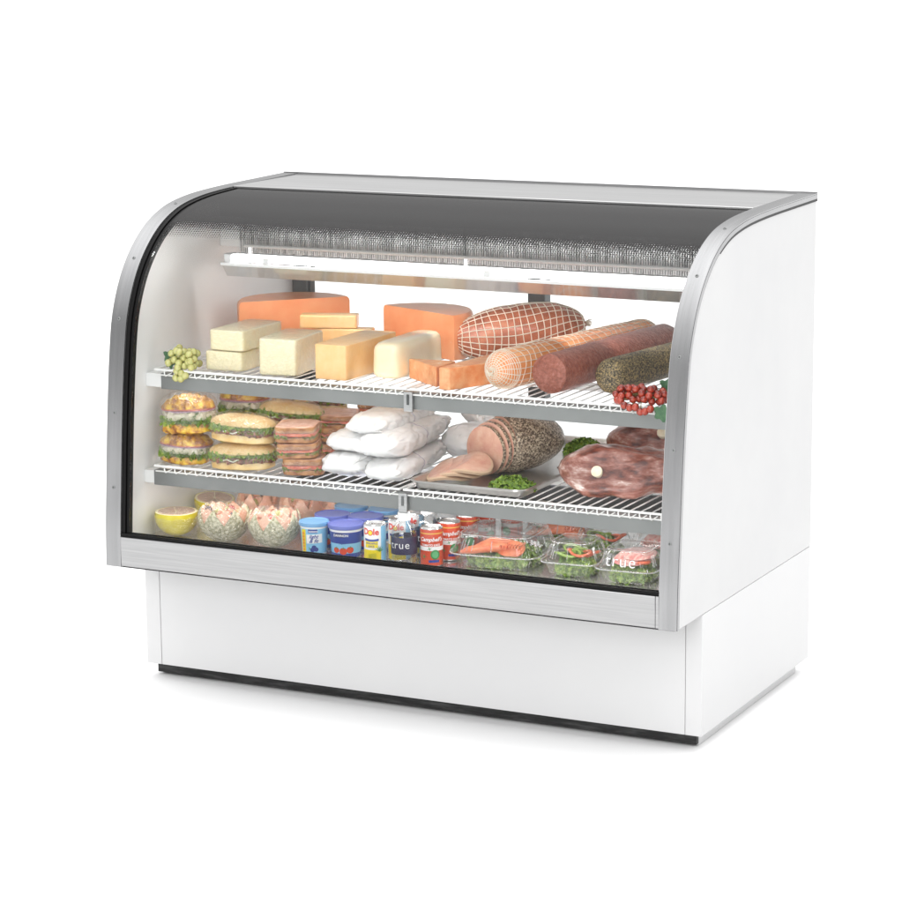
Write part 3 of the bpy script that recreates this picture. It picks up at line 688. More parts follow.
# ------------------------------------------------------------------ grapes
M['grape_green'] = mat('green_grape', (.46, .46, .14), .25, coat=.6, stops=[(.3, (.38, .38, .10)), (.7, (.60, .58, .24))], scale=40, sss=.4)
M['grape_red'] = mat('red_grape', (.36, .02, .012), .18, coat=.8, stops=[(.40, (.12, .006, .006)), (.60, (.42, .035, .010))], scale=45)
M['vine_leaf'] = mat('vine_leaf', (.05, .14, .07), .5, stops=[(.3, (.03, .10, .05)), (.7, (.09, .20, .09))], scale=60)
M['stem'] = mat('grape_stem', (.25, .2, .07), .6)
def grapes(label, m, loc, pts, r, leaf):
    t = thing('grape_bunch', label, 'grapes', loc)
    g0 = None
    for i, p in enumerate(pts):
        if g0 is None:
            g0 = MB().loft([(r * 1.08 * sin(-pi / 2 + pi * k / 10), max(r * cos(-pi / 2 + pi * k / 10), .0004), max(r * cos(-pi / 2 + pi * k / 10), .0004)) for k in range(11)], 18).build('grape', m, t); g = g0
        else: g = g0.copy(); C.objects.link(g); g.parent = t
        g.location = p; g.rotation_euler = (random.uniform(-.8, .8), random.uniform(-.8, .8), 0)
    mb = MB(); c = Vector((0, 0, .01))
    for p in pts[::2]: mb.tube([c, (Vector(p) + c) / 2 + Vector((0, 0, .004)), p], .0011, 5)
    mb.build('grape_stem', 'stem', t)
    mb = MB()
    for (lx, ly, lz, s, a) in leaf:
        K = 22; vs = [(lx, ly, lz)]
        for j in range(K):
            an = 2 * pi * j / K; rr = s * (1 + .22 * cos(an * 5)); vs.append((lx + rr * cos(an), ly + .35 * rr * sin(an * 2) * .3, lz + rr * sin(an)))
        vs2 = [(x, y + .0008, z) for x, y, z in vs]; n = len(vs)
        mb.add(vs + vs2, [(0, 1 + j, 1 + (j + 1) % K) for j in range(K)] + [(n, n + 1 + (j + 1) % K, n + 1 + j) for j in range(K)])
    mb.build('grape_leaf', 'vine_leaf', t)
    return t
rg = random.Random(4); pts = []
for k in range(2500):
    p = (rg.uniform(-.030, .036), rg.uniform(-.024, .024), rg.uniform(-.002, .036))
    if (p[0] / .04) ** 2 + ((p[2] - .012) / .032) ** 2 > 1.1: continue
    if all((Vector(p) - Vector(q)).length > .0150 for q in pts): pts.append(p)
pts += [(-.004, -.026, -.014), (.010, -.027, -.018), (-.006, -.028, -.030), (.009, -.028, -.031), (.021, -.027, -.023), (.000, -.027, -.004)]
grapes('small bunch of green grapes hanging over the left front corner of the upper shelf', 'grape_green', (.150, .143, T + .010), pts, .0088, [(-.037, -.004, .016, .017, 0), (-.033, -.010, .002, .013, 1)])
pts = []
for k in range(2500):
    p = (rg.uniform(-.062, .055), rg.uniform(-.016, .02), rg.uniform(-.002, .028))
    if (p[0] / .064) ** 2 + ((p[2] - .008) / .024) ** 2 > 1.1: continue
    if all((Vector(p) - Vector(q)).length > .0145 for q in pts): pts.append(p)
pts += [(-.034, -.026, -.010), (-.020, -.028, -.014), (-.006, -.027, -.012), (.006, -.028, -.022), (.018, -.028, -.020), (-.045, -.02, -.002), (.030, -.026, -.014)]
grapes('bunch of red grapes draped over the right front of the upper shelf', 'grape_red', (1.365, .136, T + .010), pts, .0086, [(.056, -.024, -.022, .018, 0), (.050, .024, .030, .018, 1)])

# ------------------------------------------------------------------ sandwiches
M['croissant'] = mat('croissant_crust', (.62, .30, .04), .38, coat=.5, film=.5, stops=[(.38, (.28, .08, .006)), (.48, (.62, .28, .012)), (.60, (.88, .60, .06))], scale=42, bump=.6, bscale=60)
M['salad'] = mat('chicken_salad', (.74, .70, .55), .5, stops=[(.34, (.14, .2, .06)), (.42, (.66, .6, .44)), (.7, (.82, .78, .66))], scale=75, detail=3, bump=.8, bscale=70)
M['ham_slice'] = mat('ham_slice', (.62, .17, .12), .4, stops=[(.35, (.48, .1, .1)), (.65, (.72, .26, .2))], scale=40)
M['onion'] = mat('red_onion', (.45, .30, .42), .4)
M['sub_bun'] = mat('sub_bun', (.78, .55, .24), .5, coat=.3, film=.5, stops=[(.3, (.68, .42, .14)), (.6, (.82, .62, .30)), (.75, (.86, .70, .42))], scale=22, bump=.2)
M['beef'] = mat('roast_beef', (.28, .10, .06), .45, stops=[(.38, (.07, .025, .015)), (.52, (.24, .085, .05)), (.64, (.46, .24, .16))], scale=60, detail=6, bump=.8, bscale=80)
M['mayo'] = mat('white_spread', (.80, .82, .72), .4)
M['wheat_top'] = mat('bread_top', (.66, .30, .17), .55, coat=.5, film=.8, stops=[(.36, (.54, .24, .15)), (.62, (.80, .52, .40))], scale=50, bump=.4, bscale=110)
M['wheat_crust'] = mat('bread_crust', (.48, .22, .09), .55, coat=.5, film=.8, stops=[(.36, (.24, .08, .025)), (.62, (.50, .25, .10))], scale=40, bump=.4, bscale=90)
M['tomato'] = mat('tomato_slice', (.66, .09, .03), .3, coat=.4, stops=[(.35, (.52, .05, .02)), (.65, (.76, .18, .07))], scale=45)
def slab(mb, rx, ry, z0, z1, ex=3, amp=.003, sc=45, seed=0, mi=0, dome=0, n=44, steps=3):
    h = z1 - z0; pr = []
    for i in range(4): t = i / 3 * pi / 2; pr.append((z0 + h * .25 * (1 - cos(t)) if 0 else z0 + h * .3 * sin(t) * .5, rx * (.90 + .10 * sin(t)), ry * (.90 + .10 * sin(t))))
    if dome:
        for i in range(1, 9): t = i / 8 * pi / 2; pr.append((z0 + h * .2 + h * .8 * sin(t), rx * max(cos(t) ** .75, .03), ry * max(cos(t) ** .75, .03)))
    else:
        pr.append((z0 + h * .7, rx, ry)); pr.append((z0 + h * .92, rx * .97, ry * .97)); pr.append((z1, rx * .88, ry * .88)); pr.append((z1, rx * .3, ry * .3))
    return mb.loft(pr, n, ex, amp, sc, seed, mi)
def ruffle(mb, rx, ry, z, amp=.004, seed=0, ex=2.6, w=.016, n=90, k=11):
    rd = random.Random(seed); vs = []
    ph = [rd.uniform(0, 6) for _ in range(4)]
    for ring in range(4):
        q = 1 - (3 - ring) * w / min(rx, ry) / 3 * 1.4
        for j in range(n):
            t = 2 * pi * j / n; c, s_ = cos(t), sin(t)
            x = math.copysign(abs(c) ** (2 / ex), c) * rx * q; y = math.copysign(abs(s_) ** (2 / ex), s_) * ry * q
            d = ring / 3
            vs.append((x * (1 + .05 * d * sin(k * 1.7 * t + ph[2])), y * (1 + .05 * d * sin(k * t + ph[3])), z + d * amp * (sin(k * t + ph[0]) + .6 * sin(2.3 * k * t + ph[1])) - d * .002))
    fs = [(r_ * n + j, r_ * n + (j + 1) % n, (r_ + 1) * n + (j + 1) % n, (r_ + 1) * n + j) for r_ in range(3) for j in range(n)]
    return mb.add(vs, fs)
def shell(parent, rx, ry, h, seed, ex=2.6, name='plastic_wrap', amp=.004):
    pr = []
    for i in range(27):
        t = -pi / 2 + pi * i / 26; pr.append((h / 2 + (h / 2 + .003) * sin(t), max(rx * cos(t) ** .45 if cos(t) > 0 else 0, .002), max(ry * cos(t) ** .45 if cos(t) > 0 else 0, .002)))
    pr = [(max(z, .0004), a, b) for z, a, b in pr]
    MB().loft(pr, 96, ex, amp, 60, seed).build(name, 'film', parent, auto=90)
def croissant_dome(mb, rx, ry, z0, z1, seed, segs=6):
    pr = []; h = z1 - z0; N_ = 30
    vs = []
    st = len(mb.v)
    for i in range(13):
        t = i / 12 * pi / 2; pr.append((z0 + h * sin(t), rx * max(cos(t) ** .7, .03), ry * max(cos(t) ** .7, .03)))
    mb.loft([(z0, rx * .85, ry * .85)] + pr, 60, 2.3, .002, 40, seed)
    nv = []
    for x, y, z in mb.v[st:]:
        a = x / rx; s_ = abs(sin(a * segs * .5 * pi)); k = (z - z0) / h
        sw = abs(sin((a * 1.15 + .25 * y / ry) * segs * .5 * pi + seed)); nv.append((x * (1 + .02 * sw), y * (.93 + .09 * sw), z0 + (z - z0) * (.66 + .34 * sw ** .6) * (1.06 - .30 * a * a)))
    mb.v[st:] = nv
    return mb
def croissant_sandwich(label, loc, rz=0, sx=1, seed=0, h=1):
    t = thing('croissant_sandwich', label, 'sandwich', loc, rz, 'croissant sandwiches in film')
    rx, ry = .068 * sx, .050
    slab(MB(), rx * .95, ry, .001, .026 * h, 2.4, .007, 60, seed).build('bottom_bread', 'croissant', t)
    mb = MB()
    for k in range(3): ruffle(mb, rx * (1.04 - .02 * k), ry * (1.08 - .02 * k), (.029 + .004 * k) * h, .0075, seed + k, k=15)
    slab(mb, rx * .9, ry * .9, .025 * h, .034 * h, 2.4, .003, 50, seed + 3)
    mb.build('lettuce_leaf', 'lettuce', t)
    slab(MB(), rx * .98, ry * .98, .033 * h, .057 * h, 2.4, .010, 85, seed + 5).build('chicken_salad', 'salad', t)
    mb = MB(); slab(mb, rx * 1.0, ry * 1.0, .055 * h, .0585 * h, 2.4, .003, 30, seed + 6); mb.build('onion_slice', 'onion', t)
    mb = MB(); slab(mb, rx * .99, ry * .99, .0582 * h, .063 * h, 2.4, .003, 30, seed + 7); mb.build('ham_slice', 'ham_slice', t)
    croissant_dome(MB(), rx * .98, ry, .0625 * h, .096 * h, seed + 2).build('top_bread', 'croissant', t)
    shell(t, rx * 1.10, ry * 1.12, .099 * h, seed + 11, 2.3, amp=.005)
    return t
croissant_sandwich('croissant sandwich at the lower left corner, bottom of the two stacked in film', (.136, .166, MS), -.05, 1.0, 1, .78)
croissant_sandwich('film wrapped croissant sandwich resting on another at the left end of the lower shelf', (.146, .170, MS + .0745), .12, 1.0, 21, .98)
croissant_sandwich('croissant sandwich just behind the stacked pair at the left, bottom one', (.190, .36, MS), .1, .95, 31, .85)
croissant_sandwich('croissant sandwich peeping over the front sandwiches, second from the left wall', (.190, .36, MS + .080), .05, .95, 41, .88)
croissant_sandwich('croissant sandwich at the back whose salad shows between the front ones and the long rolls', (.245, .53, MS + .04), .0, .95, 51, .95)
def sub_sandwich(label, loc, rz=0, seed=0, L=.086, h=1):
    t = thing('sub_sandwich', label, 'sandwich', loc, rz, 'long roll sandwiches in film')
    ry = .044
    slab(MB(), L * .97, ry, .001, .024 * h, 2.6, .002, 30, seed).build('bottom_bread', 'sub_bun', t)
    slab(MB(), L * .98, ry * 1.03, .021 * h, .038 * h, 2.6, .011, 90, seed + 1).build('sliced_meat', 'beef', t)
    mb = MB()
    for k in range(3): ruffle(mb, L * (1.02 - .012 * k), ry * (1.10 - .03 * k), (.037 + .0035 * k) * h, .0075, seed + k, k=21)
    slab(mb, L * .95, ry * .95, .035 * h, .044 * h, 2.6, .003, 50, seed + 4); mb.build('lettuce_leaf', 'lettuce', t)
    mb = MB(); mb.tube([(L * .98 * cos(a), -ry * 1.04 + .003 * sin(a * 5), (.028 + .003 * sin(a * 7)) * h) if 0 else (-.03 + .012 * a, -ry * 1.02, (.030 + .003 * sin(a * 2.2)) * h) for a in [i * .33 for i in range(12)]], .0018, 6)
    mb.build('sauce_streak', 'mayo', t)
    slab(MB(), L, ry * 1.0, .043 * h, .073 * h, 2.5, .0018, 26, seed + 7, dome=1).build('top_bread', 'sub_bun', t)
    shell(t, L * 1.04, ry * 1.10, .075 * h, seed + 13, 2.6, amp=.003)
    return t
sub_sandwich('long roll sandwich in film, bottom of the front stack beside the croissants', (.302, .160, MS), .04, 2, h=.86)
sub_sandwich('long roll sandwich in film, top of the front stack beside the croissants', (.304, .162, MS + .0645), -.01, 12, h=.90)
sub_sandwich('long roll sandwich lying behind the front stack, lower one', (.330, .335, MS), .05, 22)
sub_sandwich('long roll sandwich showing above the front stack, between it and the far roll', (.335, .340, MS + .0725), .03, 32, h=.85)
sub_sandwich('long roll sandwich at the back, lower one', (.300, .60, MS), .05, 42)
sub_sandwich('farthest long roll sandwich, only its top crust seen under the upper shelf support', (.296, .545, MS + .0745), .03, 52, h=.95)
def club(label, loc, rz=0, seed=0, h=1):
    t = thing('club_sandwich', label, 'sandwich', loc, rz, 'square wheat sandwiches in film')
    a = .050
    slab(MB(), a, a, .000, .016 * h, 5, .0015, 35, seed).build('bottom_bread', 'wheat_crust', t)
    mb = MB(); 
    for k in range(2): ruffle(mb, a * 1.01, a * 1.01, (.0175 + .002 * k) * h, .0038, seed + k, ex=5, k=17)
    mb.build('lettuce_leaf', 'lettuce', t)
    slab(MB(), a * .98, a * .98, .017 * h, .0275 * h, 5, .005, 70, seed + 2).build('tomato_slice', 'tomato', t)
    mb = MB(); slab(mb, a, a, .026 * h, .045 * h, 5, .0018, 35, seed + 3)
    o = mb.build('top_bread', ['wheat_crust', 'wheat_top'], t)
    for p in o.data.polygons:
        if p.normal.z > .75 and p.center.z > .04 * h: p.material_index = 1
    shell(t, a * 1.07, a * 1.07, .047 * h, seed + 9, 5, amp=.002)
    return t
club('square wheat sandwich at the bottom of the front square stack, slightly twisted', (.472, .168, MS), .42, 3, .90)
club('square wheat sandwich in the middle of the front square stack', (.462, .165, MS + .0425), .32, 8, .80)
club('square wheat sandwich on top of the front square stack beside the long rolls', (.456, .165, MS + .0805), .28, 13, .88)
club('square wheat sandwich at the bottom of the second square stack', (.446, .39, MS), .3, 23, .80)
club('square wheat sandwich halfway up the second square stack behind the white bags', (.446, .392, MS + .0380), .42, 28, .80)
club('square wheat sandwich on top of the second square stack, its pink top facing up', (.444, .392, MS + .0760), .35, 33, .72)
club('square wheat sandwich low in the rear square stack', (.452, .62, MS + .0), .3, 43, 1.3)
club('square wheat sandwich at the top of the rear square stack, beneath the upper shelf support', (.446, .60, MS + .0625), .3, 48, .95)

# nothing is stacked perfectly level
rt = random.Random(12)
for o in list(C.objects):
    if o.get('category') == 'sandwich': o.rotation_euler[0] += rt.uniform(-.035, .05); o.rotation_euler[1] += rt.uniform(-.045, .045); o.location.x += rt.uniform(-.003, .003)

# ------------------------------------------------------------------ white bags
def bag(label, p, L, w, h, yaw, pitch=0, seed=0, line=.45):
    t = thing('white_bag', label, 'bag', p, yaw, 'plump white bags')
    pr = []; K = 60; NB = 110
    for i in range(K + 1):
        s = i / K; e = min(s / .22, 1); e2 = min((1 - s) / .34, 1)
        hh = h / 2 * (.18 + .82 * sin(e * pi / 2) ** .7) * (.12 + .88 * sin(e2 * pi / 2) ** .8)
        ww = w / 2 * (.72 + .28 * sin(e * pi / 2)) * (.62 + .38 * sin(e2 * pi / 2))
        pr.append((s * L, ww, hh))
    mb = MB().loft(pr, NB, 2.7, .0035, 20, seed)
    off = Vector((seed, 2 * seed, 0)); nv = []
    for x, y, z in mb.v:
        s = z / L; c = max(0, 1 - min(s / .2, 1)) + max(0, 1 - min((1 - s) / .3, 1))
        a = math.atan2(y, x); f = 1 + .05 * c * sin(a * 9 + seed) + .035 * c * sin(a * 17 + seed * 2)
        cr = .0022 * noise.noise(Vector((x * 30, y * 30, z * 9)) + off)
        q1 = 1 - abs(noise.noise(Vector((x * 26, y * 26, z * 14)) - off)) * 2.2; q2 = 1 - abs(noise.noise(Vector((x * 48, y * 30, z * 34)) + off * 2)) * 2.2
        f *= 1 - (.13 * max(q1, 0) ** 5 + .09 * max(q2, 0) ** 5) * (.7 + .6 * c)
        nv.append((x * f, y * f + cr, z))
    mb.v = nv
    # along z -> along +y, thickness up
    R_ = Matrix.Rotation(-pi / 2, 4, 'X'); mb.xf(Matrix.Rotation(pitch, 4, 'X') @ Matrix.Translation((0, 0, h * .47)) @ R_)
    mb.build('bag_body', 'bagfilm', t, auto=70)
    if line:
        lm = MB(); pts = []
        i = int(line * K)
        for j in range(NB):
            v = Vector(mb.v[i * NB + j]); c = Vector(mb.v[i * NB]) * .5 + Vector(mb.v[i * NB + NB // 2]) * .5
            pts.append(v + (v - c).normalized() * .0004)
        lm.tube(pts, .0009, 4, close=True); lm.build('tie_line', 'bagline', t)
    return t
bag('plump white bag at the left of the bottom layer, beside the square sandwiches', (.592, .122, MS), .32, .138, .062, .05, 0, 1, .7)
bag('white bag at the right of the bottom layer, next to the sheet pan', (.716, .096, MS), .42, .118, .058, .15, 0, 2, .38)
bag('white bag in the middle layer at the left, tilted over the two bottom bags', (.588, .155, MS + .050), .32, .140, .058, .02, 0, 3, 0)
bag('long white bag in the middle layer at the right, lying over the bottom bags', (.692, .110, MS + .052), .44, .128, .064, .12, 0, 4, .45)
bag('topmost white bag crowning the pile beneath the upper shelf support', (.636, .165, MS + .094), .36, .122, .056, .06, 0, 5, .45)
bag('white bag lying flat behind the pile with its neck beside the ham', (.735, .43, MS), .30, .13, .085, -.30, 0, 6, 0)
bag('white bag at the very back behind the ham slices', (.70, .60, MS + .045), .22, .15, .075, -.7, 0, 7, .4)

# ------------------------------------------------------------------ tray with ham
M['pan'] = mat('aluminium_pan', (.62, .60, .58), .28, .9, stops=[(.3, (.52, .50, .48)), (.7, (.70, .68, .66))], scale=10, stretch=(1, 1, 1))
tray = thing('sheet_pan', 'shallow aluminium sheet pan under the ham on the lower shelf', 'tray', (.790, .108, MS))
tw, td, th = .290, .640, .020
mb = MB(); rings = []
for z, o in ((0, .012), (.0, .008), (.003, .005), (th - .001, 0), (th, -.002), (th + .0008, -.007), (th - .003, -.008), (th - .003, -.0055), (th - .002, -.001), (.0045, .0065), (.0022, .010), (.0022, .014)):
    ring = []; 
    for cxs, cys, a0 in ((1, 1, 0), (-1, 1, 90), (-1, -1, 180), (1, -1, 270)):
        rr = .024
        for k in range(6):
            a = radians(a0 + k * 18); ring.append((tw / 2 + cxs * (tw / 2 - rr) + (rr - o) * cos(a), td / 2 + cys * (td / 2 - rr) + (rr - o) * sin(a), z))
    rings.append(ring)
n = len(rings[0]); vs = sum(rings, []); fs = [(i * n + j, i * n + (j + 1) % n, (i + 1) * n + (j + 1) % n, (i + 1) * n + j) for i in range(len(rings) - 1) for j in range(n)]
fs += [tuple(range(n))[::-1], tuple((len(rings) - 1) * n + j for j in range(n))]
mb.add(vs, fs).build('pan_body', 'pan', tray)
M['ham_face'] = mat('ham_cut_face', (.66, .36, .26), .35, coat=.6, film=.3, stops=[(.32, (.60, .28, .21)), (.55, (.70, .42, .31)), (.72, (.78, .58, .46))], scale=22, detail=5)
M['ham_rim'] = mat('ham_fat_edge', (.62, .44, .30), .4)
M['ham_pepper'] = mat('ham_pepper_crust', (.18, .12, .08), .4, coat=.55, film=.5, stops=[(.2, (.07, .05, .035)), (.42, (.20, .15, .11)), (.6, (.36, .28, .20)), (.78, (.66, .55, .40))], scale=330, voronoi=True, bump=.6, bscale=160)
ham = thing('sliced_ham', 'pepper crusted ham with its first slices fanned open, on the sheet pan', 'meat', (.90, .30, MS + .003))
ax = Vector((.50, .86, .0)).normalized(); H0 = Vector((-.012, .0, .070)); 
mx = Matrix.Translation(H0) @ ax.to_track_quat('Z', 'Y').to_matrix().to_4x4()
def hring(r): return r
hb = [(.050, .061, .069, 1), (.0505, .068, .074, 0)]
for i in range(1, 15):
    t = i / 14; u = t; r = (1 - u ** 2.6) ** .5; hb.append((.050 + .180 * t, max(.074 * r, .002), max(.079 * r, .002), 0))
mb = MB().loft([(.0499, .001, .001, 1)] + hb, 56, 2, .0025, 16, 4); mb.v = [(x, y * .90, z) for x, y, z in mb.v]; mb.xf(mx).build('ham_body', ['ham_pepper', 'ham_face'], ham)
for k, (z, r, tilt, dx) in enumerate(((.034, .98, .08, .0), (.018, .95, .13, -.004), (.002, .90, .18, -.008))):
    mb = MB().loft([(0, .001, .001, 1), (.0002, .066 * r, .068 * r, 1), (.0015, .069 * r, .071 * r, 0), (.0100, .071 * r, .073 * r, 0), (.0105, .066 * r, .069 * r, 1), (.0108, .001, .001, 1)], 56, 2, .0012, 12, 4 + k)
    mb.v = [(x, y * .92, q) for x, y, q in mb.v]
    mb.xf(mx @ Matrix.Translation((0, dx - .002, z)) @ Matrix.Rotation(tilt, 4, 'Y')).build('ham_slice', ['ham_pepper', 'ham_face'], ham)
for k, (x, y, rz, l) in enumerate(((.842, .210, .3, 'pale cut ham slice lying lowest in the fan in front of the ham'), (.866, .216, .2, 'cut ham slice in the middle of the fan in front of the ham'), (.890, .222, .1, 'cut ham slice on top of the fan, nearest the parsley'))):
    mb = MB().loft([(0, .044, .060, 1), (.002, .054, .068, 0), (.008, .055, .069, 0), (.010, .050, .063, 1), (.0102, .001, .001, 1)], 48, 2, .002, 18, k)
    mb.v = [(x_, y_, z_ + .035 * sin((x_ + .055) / .11 * pi) * .6) for x_, y_, z_ in mb.v]
    o = one('ham_slice', l, 'meat', mb, ['ham_rim', 'ham_face'], (x, y, MS + .006 + .009 * k), rz, 'loose ham slices')
    o.rotation_euler = (.14, -.05, rz)
for (x, y, r, n_, s, l) in ((1.020, .185, (.058, .040, .026), 620, 1, 'curly parsley clump in the front right corner of the sheet pan'), (1.000, .640, (.050, .055, .034), 620, 2, 'curly parsley clump in the rear right corner of the sheet pan'),
                        (.818, .330, (.022, .03, .030), 200, 3, 'small parsley sprig at the left of the ham')):
    one('parsley_clump', l, 'parsley', greens(MB(), (0, 0, 0), r, n_, .0075, seed=s), 'kale', (x, y, MS + .004), 0, 'parsley garnish', auto=80)

# ------------------------------------------------------------------ roasts
M['roast'] = mat('raw_cured_roast', (.40, .17, .14), .35, coat=.6, film=.5, stops=[(.38, (.07, .016, .012)), (.47, (.20, .055, .035)), (.54, (.30, .12, .09)), (.61, (.46, .28, .24)), (.66, (.72, .60, .56))], scale=26, detail=12, bump=1, bscale=50, stretch=(.5, 1, 1.5))
M['bone'] = mat('bone_end', (.84, .76, .58), .4, stops=[(.3, (.78, .68, .46)), (.7, (.88, .82, .68))], scale=60)
def roast(label, loc, rz, s, seed, bone):
    t = thing('bone_in_roast', label, 'meat', loc, rz, 'bone-in roasts')
    pr = []; K = 22; L = .30 * s
    for i in range(K + 1):
        q = i / K; r = max(1 - abs(2 * q - 1) ** 2.8, 0) ** .5; g = 1 - .28 * q * q
        pr.append((q * L - L / 2, max(.060 * s * r * g, .003), max(.078 * s * r * g, .003)))
    mb = MB().loft(pr, 64, 2.3, .017 * s, 13, seed)
    mb.xf(Matrix.Translation((0, 0, .052 * s)) @ Matrix.Rotation(pi / 2, 4, 'Y'))
    zmin = .0; mb.v = [(x, y, max(z, .0005 + .0008 * noise.noise(Vector((x, y, 0)) * 60))) for x, y, z in mb.v]
    mb.build('meat_body', 'roast', t, auto=80)
    bm = MB().loft([(-.012, .011, .011), (.0, .0135, .0130), (.004, .0130, .0125), (.0055, .0105, .010), (.006, .001, .001)], 28, 2, .0008, 60, seed)
    d = Vector(bone[1]).normalized(); bm.xf(Matrix.Translation(bone[0]) @ d.to_track_quat('Z', 'Y').to_matrix().to_4x4()); bm.build('bone_end', 'bone', t)
    return t
roast('large bone-in roast with pale round bone end, directly right of the sheet pan', (1.272, .250, MS), .20, 1.07, 2, ((-.046, -.083, .068), (-.05, -1, .50)))
roast('bone-in roast farther back at the right, half hidden by the front trim', (1.205, .640, MS), .15, .92, 2, ((.020, -.066, .084), (.05, -1, .7)))

# ------------------------------------------------------------------ bottom deck fruit
M['lemon_skin'] = mat('grapefruit_skin', (.82, .66, .03), .35, coat=.7, film=.7, stops=[(.3, (.84, .68, .01)), (.7, (.92, .82, .05))], scale=30, bump=.3, bscale=160)
M['pith'] = mat('pith', (.86, .80, .55), .5)
M['citrus'] = mat('citrus_flesh', (.62, .36, .22), .3, coat=.8, film=.6, stops=[(.3, (.62, .38, .24)), (.7, (.82, .60, .44))], scale=45)
def citrus(label, loc, R, seed):
    t = thing('citrus_half', label, 'fruit', loc, 0, 'halved yellow citrus fruits')
    pr = [(R * .95 * (1 - cos(pi / 2 * i / 12)), max(R * sin(pi / 2 * i / 12) , .01), max(R * sin(pi / 2 * i / 12), .01)) for i in range(13)] + [(R * 1.12, R * .985, R * .985)]
    MB().loft(pr, 48, 2, .0012, 22, seed).build('citrus_rind', 'lemon_skin', t)
    MB().loft([(R * 1.11, R * .97, R * .97), (R * 1.125, R * .95, R * .95), (R * 1.125, .001, .001)], 48).build('citrus_pith', 'pith', t)
    mb = MB()
    for k in range(11):
        a0 = 2 * pi * k / 11 + .03; a1 = 2 * pi * (k + 1) / 11 - .03; pts = [(R * .08 * cos((a0 + a1) / 2), R * .08 * sin((a0 + a1) / 2))] + [(R * .84 * cos(a0 + (a1 - a0) * i / 5), R * .84 * sin(a0 + (a1 - a0) * i / 5)) for i in range(6)]
        n = len(pts); mb.add([(x, y, R * 1.125) for x, y in pts] + [(x * .97, y * .97, R * 1.145) for x, y in pts], [tuple(n + i for i in range(n))] + [(i, (i + 1) % n, n + (i + 1) % n, n + i) for i in range(n)])
    mb.build('citrus_flesh', 'citrus', t, auto=30)
    shell(t, R * 1.09, R * 1.09, R * 1.17, seed + 3, 2, amp=.0025)
    return t
citrus('yellow citrus half in film at the left front corner of the bottom deck', (.112, .150, DK), .0545, 1)
citrus('yellow citrus half in film behind the front one, its cut face seen from above', (.102, .340, DK), .0520, 2).rotation_euler = (.12, .08, .4)
M['rind'] = mat('melon_rind', (.50, .45, .30), .5, coat=.6, film=.7, stops=[(.36, (.26, .26, .13)), (.48, (.46, .43, .26)), (.58, (.74, .70, .52))], scale=130, detail=6, bump=.5, bscale=110)
M['melon_flesh'] = mat('melon_flesh', (.84, .38, .22), .35, coat=.8, film=.6, stops=[(.3, (.86, .38, .22)), (.7, (.93, .62, .46))], scale=22, sss=.3)
M['berry'] = mat('dark_berry', (.05, .01, .02), .3, coat=.4); M['strawb'] = mat('strawberry', (.6, .05, .03), .35, coat=.4); M['kiwi'] = mat('honeydew', (.48, .5, .15), .35, coat=.4)
def melon(label, loc, R, teeth, seed, rz=0, rind=True, extra=True):
    t = thing('melon_bowl', label, 'fruit', loc, rz, 'zigzag cut melon bowls')
    def shellm(Ro, zlo, zhi, ph, thick, z0=0):
        mb = MB(); n = teeth * 16; K = 12; vs = []
        def tri(a): q = (a * teeth / (2 * pi) + ph) % 1; return abs(2 * q - 1)
        for layer in (0, 1):
            r_ = Ro - layer * thick
            for j in range(n):
                a = 2 * pi * j / n; zt = zlo + (zhi - zlo) * tri(a)
                th_top = math.asin(max(-1, min(1, (zt - R) / Ro)))
                for i in range(K + 1):
                    ph_ = -pi / 2 + .02 + (th_top + pi / 2 - .02) * i / K
                    vs.append((r_ * cos(ph_) * cos(a) , r_ * cos(ph_) * sin(a), R + r_ * .97 * sin(ph_)))
        o = n * (K + 1); fs = []
        for j in range(n):
            j2 = (j + 1) % n
            for i in range(K):
                fs.append((j * (K + 1) + i, j2 * (K + 1) + i, j2 * (K + 1) + i + 1, j * (K + 1) + i + 1))
                fs.append((o + j * (K + 1) + i + 1, o + j2 * (K + 1) + i + 1, o + j2 * (K + 1) + i, o + j * (K + 1) + i))
            fs.append((j * (K + 1) + K, j2 * (K + 1) + K, o + j2 * (K + 1) + K, o + j * (K + 1) + K))
        return mb.add(vs, fs)
    if rind: shellm(R, R * .80, R * 1.46, 0, .0035).build('melon_rind', 'rind', t)
    shellm(R - .004, R * (1.08 if rind else 1.0), R * (1.47 if rind else 1.6), .42 if rind else 0, .012).build('melon_flesh', 'melon_flesh', t)
    mb = MB(); rd = random.Random(seed)
    for k in range(26):
        a = rd.uniform(0, 6.28); q = R * .62 * rd.random() ** .5; s = rd.uniform(.007, .012); st = len(mb.v); mi = rd.choice([0, 0, 0, 1, 2, 3]) if extra else 0
        if mi == 0: rblock(mb, -s, s, -s, s, -s, s, .003, 4, 20, 0, mi=0)
        else: mb.loft([(s * sin(-pi / 2 + pi * i / 6), max(s * cos(-pi / 2 + pi * i / 6), .0005), max(s * cos(-pi / 2 + pi * i / 6), .0005)) for i in range(7)], 14, mi=mi)
        mb.xf(Matrix.Translation((q * cos(a), q * sin(a), R * 1.04 + rd.uniform(-.006, .016))) @ Matrix.Rotation(rd.uniform(0, 3), 4, (rd.random(), rd.random(), .3)), st)
    mb.loft([(R * .5, R * .75, R * .75), (R * 1.0, R * .86, R * .86), (R * 1.01, .001, .001)], 24, mi=0)
    mb.build('fruit_filling', ['melon_flesh', 'berry', 'kiwi', 'strawb'], t)
    shell(t, R * 1.06, R * 1.06, R * (1.50 if rind else 1.62), seed + 3, 2.1, amp=.004)
    return t
melon('zigzag cut melon bowl in film, left one of the front row beside the citrus half', (.262, .132, DK), .0650, 7, 1, .3)
